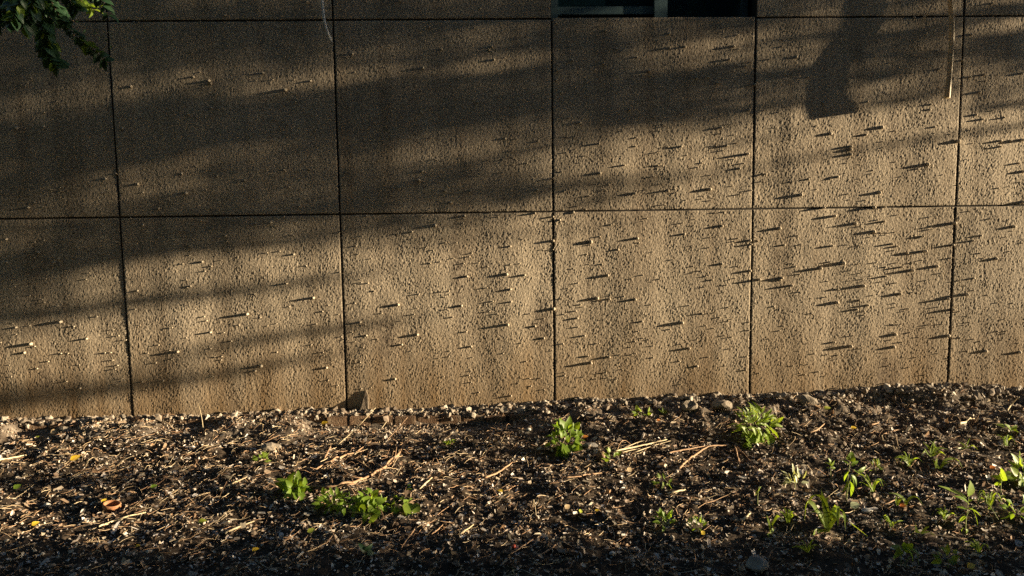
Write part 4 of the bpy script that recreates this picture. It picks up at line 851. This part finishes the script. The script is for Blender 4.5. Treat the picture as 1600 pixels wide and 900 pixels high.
# wiry rootlets that arch up out of the litter
n = 1500; x, y = scatter(n); L = np.exp(rng.normal(math.log(.05), .45, n)).clip(.02, .12); r_ = rng.uniform(.0004, .0010, n); hh = L * rng.uniform(.15, .55, n)
ang = rng.uniform(0, 2 * np.pi, n); ts = np.linspace(0, 1, 6); d = np.stack([np.cos(ang), np.sin(ang)], -1); pn = np.stack([-d[:, 1], d[:, 0]], -1); sk = rng.normal(0, .35, n); tw = rng.uniform(.4, 1.0, n)
PX = x[:, None] + L[:, None] * (ts[None] - .5) * d[:, :1] + (sk * L)[:, None] * np.sin(ts * 3.1)[None] * pn[:, :1]
PY = (y[:, None] + L[:, None] * (ts[None] - .5) * d[:, 1:] + (sk * L)[:, None] * np.sin(ts * 3.1)[None] * pn[:, 1:]).clip(-2.7, -.005)
PZ = gz(x, y)[:, None] - .002 + hh[:, None] * np.sin(np.pi * (ts[None] ** tw[:, None]))
off = tri[None, None, :, 0:1] * np.concatenate([pn, np.zeros((n, 1))], 1)[:, None, None] + tri[None, None, :, 1:2] * np.array([0, 0, 1.])[None, None, None]
V = np.stack([PX, PY, PZ], -1)[:, :, None] + off * r_[:, None, None, None]
f0 = np.array([(i * 3 + j, i * 3 + (j + 1) % 3, i * 3 + 3 + (j + 1) % 3, i * 3 + 3 + j) for i in range(5) for j in range(3)])
F = (np.arange(n)[:, None, None] * 18 + f0[None]).reshape(-1, 4)
t = np.repeat(WP[rng.integers(0, 5, n)] * rng.uniform(.8, 1.3, (n, 1)), 18, 0)
stuff('rootlets', V.reshape(-1, 3), F, t, M_litter, 'wiry pale rootlets arching up out of the litter')

# ------------------------------------------------------------------ leafy branch hanging in at the top left
br = thing('leafy_branch', 'dark green leafy branch hanging in front of the wall at top left', 'branch', at_y(60, -60, -.55))
BO = np.array(br.location)
def spray(pts, y0, ln, nl, mat, wid=1.0, pend=.5, r0=.0022):
    P = smooth_path([at_y(a, b_, y0 + (d[0] if d else 0)) for a, b_, *d in pts], 24)
    put('twig', mesh_py('twig', *tube([p - BO for p in P], [r0, r0 * .4], 5), smooth=True), M_bark, br)
    nl = int(nl * 1.05); ln = ln * .92
    for i in range(nl):
        t = (i + .5) / nl * 23; k_ = int(t); b_ = P[k_] + (P[min(k_ + 1, 23)] - P[k_]) * (t - k_)
        tg = P[min(k_ + 1, 23)] - P[max(k_ - 1, 0)]; tg = tg / np.linalg.norm(tg)
        s = 1 if i % 2 else -1; sd = np.cross(tg, [0, -1, 0]) * s
        d = tg * random.uniform(.2, .7) + sd * random.uniform(.7, 1.2) + np.array([0, random.uniform(-.5, .3), -pend * random.uniform(.3, 1)])
        d /= np.linalg.norm(d); L = ln * random.uniform(.7, 1.2) * .00293
        add_leaf(br, b_, b_ + d * L, rnorm(.5, .7, .7), 'ovate', mat if random.random() < .8 else M_leafA, wid)
spray([(60, -60), (66, -20), (68, 20), (72, 55), (78, 84), (90, 104)], -.55, 21, 44, M_leafC, 1.15)
spray([(62, -60), (62, -10), (62, 30), (66, 60), (72, 88)], -.48, 18, 30, M_leafC, 1.15)
spray([(64, -40), (84, 10), (104, 40), (125, 62), (148, 80), (166, 96)], -.50, 15, 44, M_leafC, 1.15)
spray([(60, -50), (40, -20), (20, 5), (2, 22), (-20, 40)], -.60, 21, 34, M_leafC, 1.1)
spray([(62, -50), (55, -10), (50, 12), (44, 28), (36, 44)], -.62, 20, 28, M_leafC, 1.1)
spray([(62, -55), (90, -25), (112, -8), (132, 4), (148, 16)], -.42, 15, 30, M_leafB, .7, .9)
spray([(62, -55), (100, -30), (130, -18), (155, -4), (170, 26)], -.50, 17, 30, M_leafC, .9)
spray([(60, -58), (30, -35), (5, -15), (-15, 2)], -.52, 20, 30, M_leafC)
spray([(66, -30), (80, 0), (92, 18), (100, 34)], -.45, 17, 26, M_leafC, 1.1)
spray([(64, -40), (30, 5), (22, 25), (14, 40)], -.66, 18, 22, M_leafC)
spray([(66, -45), (95, -12), (112, 5), (120, 14)], -.56, 18, 22, M_leafC, 1.1)
spray([(110, 30), (140, 50), (160, 60), (178, 75)], -.40, 7, 6, M_leafC, .6, .5, .0008)
P = [at_y(60, -60, -.55), at_y(40, -160, -.6), at_y(-60, -300, -.8), at_y(-260, -420, -1.1)]
put('limb', mesh_py('limb', *tube(smooth_path([p - BO for p in P], 14), [.004, .012], 7), smooth=True), M_bark, br)

# ------------------------------------------------------------------ unseen tree and shrub up-sun, leaves placed to throw the streaky shade
EU = np.array([-SUN[1], SUN[0], 0]); EU /= np.linalg.norm(EU)        # level, across the light
EV = np.cross(SUN, EU); EV = EV if EV[2] > 0 else -EV                # upwards, across the light
cols = [0, 200, 400, 600, 800, 1000, 1200, 1400, 1600]
TW = {-60: [.2, .2, .2, .2, .2, .3, .3, .3, .3], 10: [.08, .08, .32, .18, .14, .26, .25, .1, .32], 50: [.12, .1, .08, .06, .16, .36, .32, .22, .22], 85: [.08, .08, .1, .24, .4, .32, .18, .25, .2],
      105: [.08, .1, .3, .62, .46, .2, .12, .22, .25], 130: [.2, .42, .52, .42, .1, .08, .15, .28, .36], 155: [.34, .34, .2, .06, .05, .1, .22, .45, .7], 180: [.2, .12, .06, .05, .05, .22, .58, .95, .9], 210: [.05, .05, .05, .12, .3, .58, .92, 1, .95],
      240: [.1, .05, .1, .4, .6, .75, 1, 1, 1], 270: [.06, .16, .35, .4, .36, .6, .9, 1, 1], 300: [.16, .42, .48, .2, .22, .6, .9, 1, 1], 330: [.32, .25, .12, .18, .6, .85, 1, 1, 1],
      360: [.1, .12, .14, .3, .8, 1, 1, 1, 1], 390: [.08, .2, .42, .75, 1, 1, 1, 1, 1], 420: [.15, .5, .85, 1, 1, 1, 1, 1, 1], 450: [.28, .62, .85, 1, 1, 1, 1, 1, 1],
      475: [.6, .7, .8, 1, 1, 1, 1, 1, 1], 505: [.7, .85, 1, 1, 1, 1, 1, 1, 1], 535: [.9, 1, .95, 1, 1, 1, 1, 1, 1], 565: [1, .95, .95, 1, 1, 1, 1, 1, 1], 590: [.9, .8, 1, 1, 1, 1, 1, 1, 1], 615: [.7, .8, 1, 1, 1, 1, 1, 1, 1], 645: [.7, 1, 1, 1, 1, 1, 1, 1, 1]}
TG = {665: [.9, 1, 1, .8, .4, 1, 1, 1, 1], 690: [1, 1, 1, 1, .8, 1, 1, 1, 1], 720: [1, 1, 1, 1, 1, 1, 1, 1, 1], 750: [.1, .15, .7, 1, 1, 1, 1, 1, 1], 775: [.7, .8, .9, 1, 1, 1, 1, 1, 1],
      800: [.9, .95, .75, .85, 1, 1, 1, 1, 1], 825: [.75, .95, .55, .6, 1, 1, 1, 1, 1], 848: [.25, .5, .4, .25, .4, .6, .4, .4, .45], 870: [.07, .1, .1, .06, .08, .1, .06, .06, .08], 900: [.03] * 9}
def grid_eval(T, px, py):
    ys = sorted(T); A = np.array([T[k_] for k_ in ys]); j = np.interp(py, ys, np.arange(len(ys))); i = np.interp(px, cols, np.arange(9))
    j0, i0 = int(min(j, len(ys) - 2)), int(min(i, 7)); fj, fi = j - j0, i - i0
    return (A[j0, i0] * (1 - fi) + A[j0, i0 + 1] * fi) * (1 - fj) + (A[j0 + 1, i0] * (1 - fi) + A[j0 + 1, i0 + 1] * fi) * fj
hp_ = at_y(128, 8, -.42); HU, HV = float(EU @ hp_), float(EV @ hp_)
def transmit(u, v):
    """how much sun the photograph shows passing through this line of sight from the sun"""
    if u > -0.37:                                  # falls on the wall
        x = u / EU[0]; z = (v - EV[0] * x) / EV[2]
        q_ = np.array([x, 0, z]) 
        if z < -.02: return 1.0
        px, py = to_px(q_)
        if -100 < px < 1750 and py > -80:
            gap = float(1276 < px < 1360 and py < 160)          # opening kept in the leaves so sun reaches the cream hose
            t_ = grid_eval(TW, px, py); t_ = t_ ** ((1.3 if px < 1080 else 1.0) if py < 350 else 1.1) if t_ < .6 else t_
            return float(np.clip(max(t_, gap), .02, 1))
        return .15 if v > .9 else 1.0
    if (u - HU) ** 2 + (v - HV) ** 2 < .09 ** 2: return 1.0          # opening kept so a few branch leaves catch the sun
    A = np.array([[EU[0], EU[1]], [EV[0], EV[1]]]); s_ = np.linalg.solve(A, [u, v + .05 * EV[2]])   # falls on the ground
    if s_[1] < -3.2: return .06
    if abs(s_[0]) < 3.4 and s_[1] < 0:
        px, py = to_px((s_[0], s_[1], -.05)); return float(np.clip(grid_eval(TG, px, py), .03, 1))
    return .12 if v > .9 else .95
def shade_leaf(c, L, W, rr):
    a = rr.standard_normal(3); a /= np.linalg.norm(a); b_ = np.cross(a, rr.standard_normal(3)); b_ /= np.linalg.norm(b_)
    return [c - a * L / 2, c - b_ * W / 2, c + a * L / 2 + np.cross(a, b_) * L * .1, c + b_ * W / 2]
def make_tree(name, label, u0, u1, v0, v1, t0, t1, L, W, seed, trunk_u, trunk_r):
    rr = np.random.default_rng(seed); cell = .045; A = L * W * .5 * .5; V = []
    for u in np.arange(u0, u1, cell):
        for v in np.arange(v0, v1, cell):
            T_ = transmit(u + cell / 2, v + cell / 2); lam = -math.log(T_) * (1.05 + .9 * (1 - T_)) * cell * cell / A
            for _ in range(rr.poisson(lam)):
                uu, vv = u + rr.random() * cell, v + rr.random() * cell; tt = rr.uniform(t0, t1)
                c_ = EU * uu + EV * vv + SUN * tt
                if c_[2] > .02: V += shade_leaf(c_, L * rr.uniform(.7, 1.2), W * rr.uniform(.7, 1.2), rr)
    F = np.arange(len(V)).reshape(-1, 4)
    tm = (t0 + t1) / 2; B = EU * trunk_u + SUN * tm; root = thing(name, label, name.split('_')[-1], (B[0], B[1], -.12)); O = np.array(root.location)
    put('crown', mesh_np('crown', np.array(V) - O, F), M_leafT, root)
    top = EV[2] * v1 + SUN[2] * tm
    T_ = [np.array([0, 0, 0]), np.array([.03, .02, top * .35]), np.array([-.02, .05, top * .7]), np.array([.02, .1, top * 1.0])]
    put('trunk', mesh_py('trunk', *tube(smooth_path(T_, 12), [trunk_r, trunk_r * .4], 8, 1, .1), smooth=True), M_bark, root)
    for i in range(9):
        h = top * rr.uniform(.35, .9); um = rr.uniform(u0, u1); e = EU * (um - trunk_u) + SUN * rr.uniform(-1, 1) * .5 * (t1 - t0) * np.array([1, 1, 0]); s0 = np.array([0, .03, h]); 
        s1 = s0 + e * .9 + np.array([0, 0, rr.uniform(.1, .5)])
        if top * .5 < h: put('limb', mesh_py('limb', *tube(smooth_path([s0, (s0 + s1) / 2 + np.array([0, 0, .08]), s1], 8), [trunk_r * .35, trunk_r * .12], 6), smooth=True), M_bark, root)
    return root
st_ = make_tree('shade_tree', 'leafy tree standing beyond the right edge, towards the low sun', -.95, .60, -.42, 3.1, 7.5, 10.5, .075, .045, 3, .72, .07)
# a drooping bough added to that tree, its bare side shoots placed to draw the long bands on the lower left panels
def uvw(px, py, t): w_ = at_y(px, py); return EU * float(EU @ w_) + EV * float(EV @ w_) + SUN * t
ST = np.array(st_.location)
for pts, rad in [([(-150, -60, 9.2), (-170, 200, 8.8), (-170, 420, 8.4), (-140, 600, 8.0), (-60, 638, 7.9), (0, 631, 7.8), (203, 606, 7.7), (385, 578, 7.6), (520, 552, 7.5)], [.03, .03, .034, .032, .012]),
                 ([(-170, 400, 8.4), (-100, 500, 8.2), (0, 498, 8.1), (190, 474, 8.0), (350, 456, 7.9), (540, 436, 7.8)], [.028, .04, .036, .012]),
                 ([(203, 606, 7.7), (290, 556, 7.6), (385, 532, 7.5), (540, 512, 7.4), (640, 500, 7.3)], [.01, .022, .024, .010]),
                 ([(-170, 320, 8.5), (-90, 440, 8.4), (0, 432, 8.3), (190, 404, 8.2), (380, 384, 8.1), (600, 352, 8.0)], [.03, .04, .034, .02])]:
    put('limb', mesh_py('limb', *tube(smooth_path([uvw(*p_) - ST for p_ in pts], 26), rad, 7, 1, .08), smooth=True), M_bark, st_)
make_tree('shade_shrub', 'dense shrub beyond the right edge shading the near ground', -3.4, -.37, -.42, 1.15, 4.6, 6.6, .05, .032, 4, -2.3, .03)

# ------------------------------------------------------------------ unseen trees added behind the viewer to cut the sky light
rr = np.random.default_rng(11); V = []
for _ in range(5200):
    d = rr.standard_normal(3); d /= np.linalg.norm(d); q_ = rr.random() ** .4
    c_ = np.array([0, 0, 4.6]) + d * q_ * np.array([2.6, 2.3, 4.3]); V += shade_leaf(c_, .42 * rr.uniform(.6, 1.2), .26 * rr.uniform(.6, 1.2), rr)
cm = mesh_np('crown', np.array(V), np.arange(len(V)).reshape(-1, 4)); tm_ = mesh_py('trunk', *tube(smooth_path([np.array([0, 0, -.2]), np.array([.1, 0, 2]), np.array([0, .1, 5])], 10), [.2, .08], 9, 1, .08), smooth=True)
WHERE = ['first tree across the yard behind the viewer, counted from the left', 'second tree across the yard behind the viewer, counted from the left', 'third tree across the yard behind the viewer, counted from the left', 'fourth tree across the yard behind the viewer, counted from the left', 'fifth tree across the yard behind the viewer, counted from the left', 'sixth tree across the yard behind the viewer, counted from the left']
for i, (x, y, sc) in enumerate([(-9.0, -4.0, 1.1), (-7.5, -8.0, 1.3), (-3.2, -8.8, 1.35), (1.2, -9.2, 1.3), (5.8, -9.0, 1.4), (10.6, -9.0, 1.3)]):
    root = thing('yard_tree', WHERE[i], 'tree', (x, y, -.12), 'trees across the yard')
    root.scale = (sc, sc, sc); root.rotation_euler = (0, 0, i * 1.3)
    put('crown', cm, M_leafT, root); put('trunk', tm_, M_bark, root)
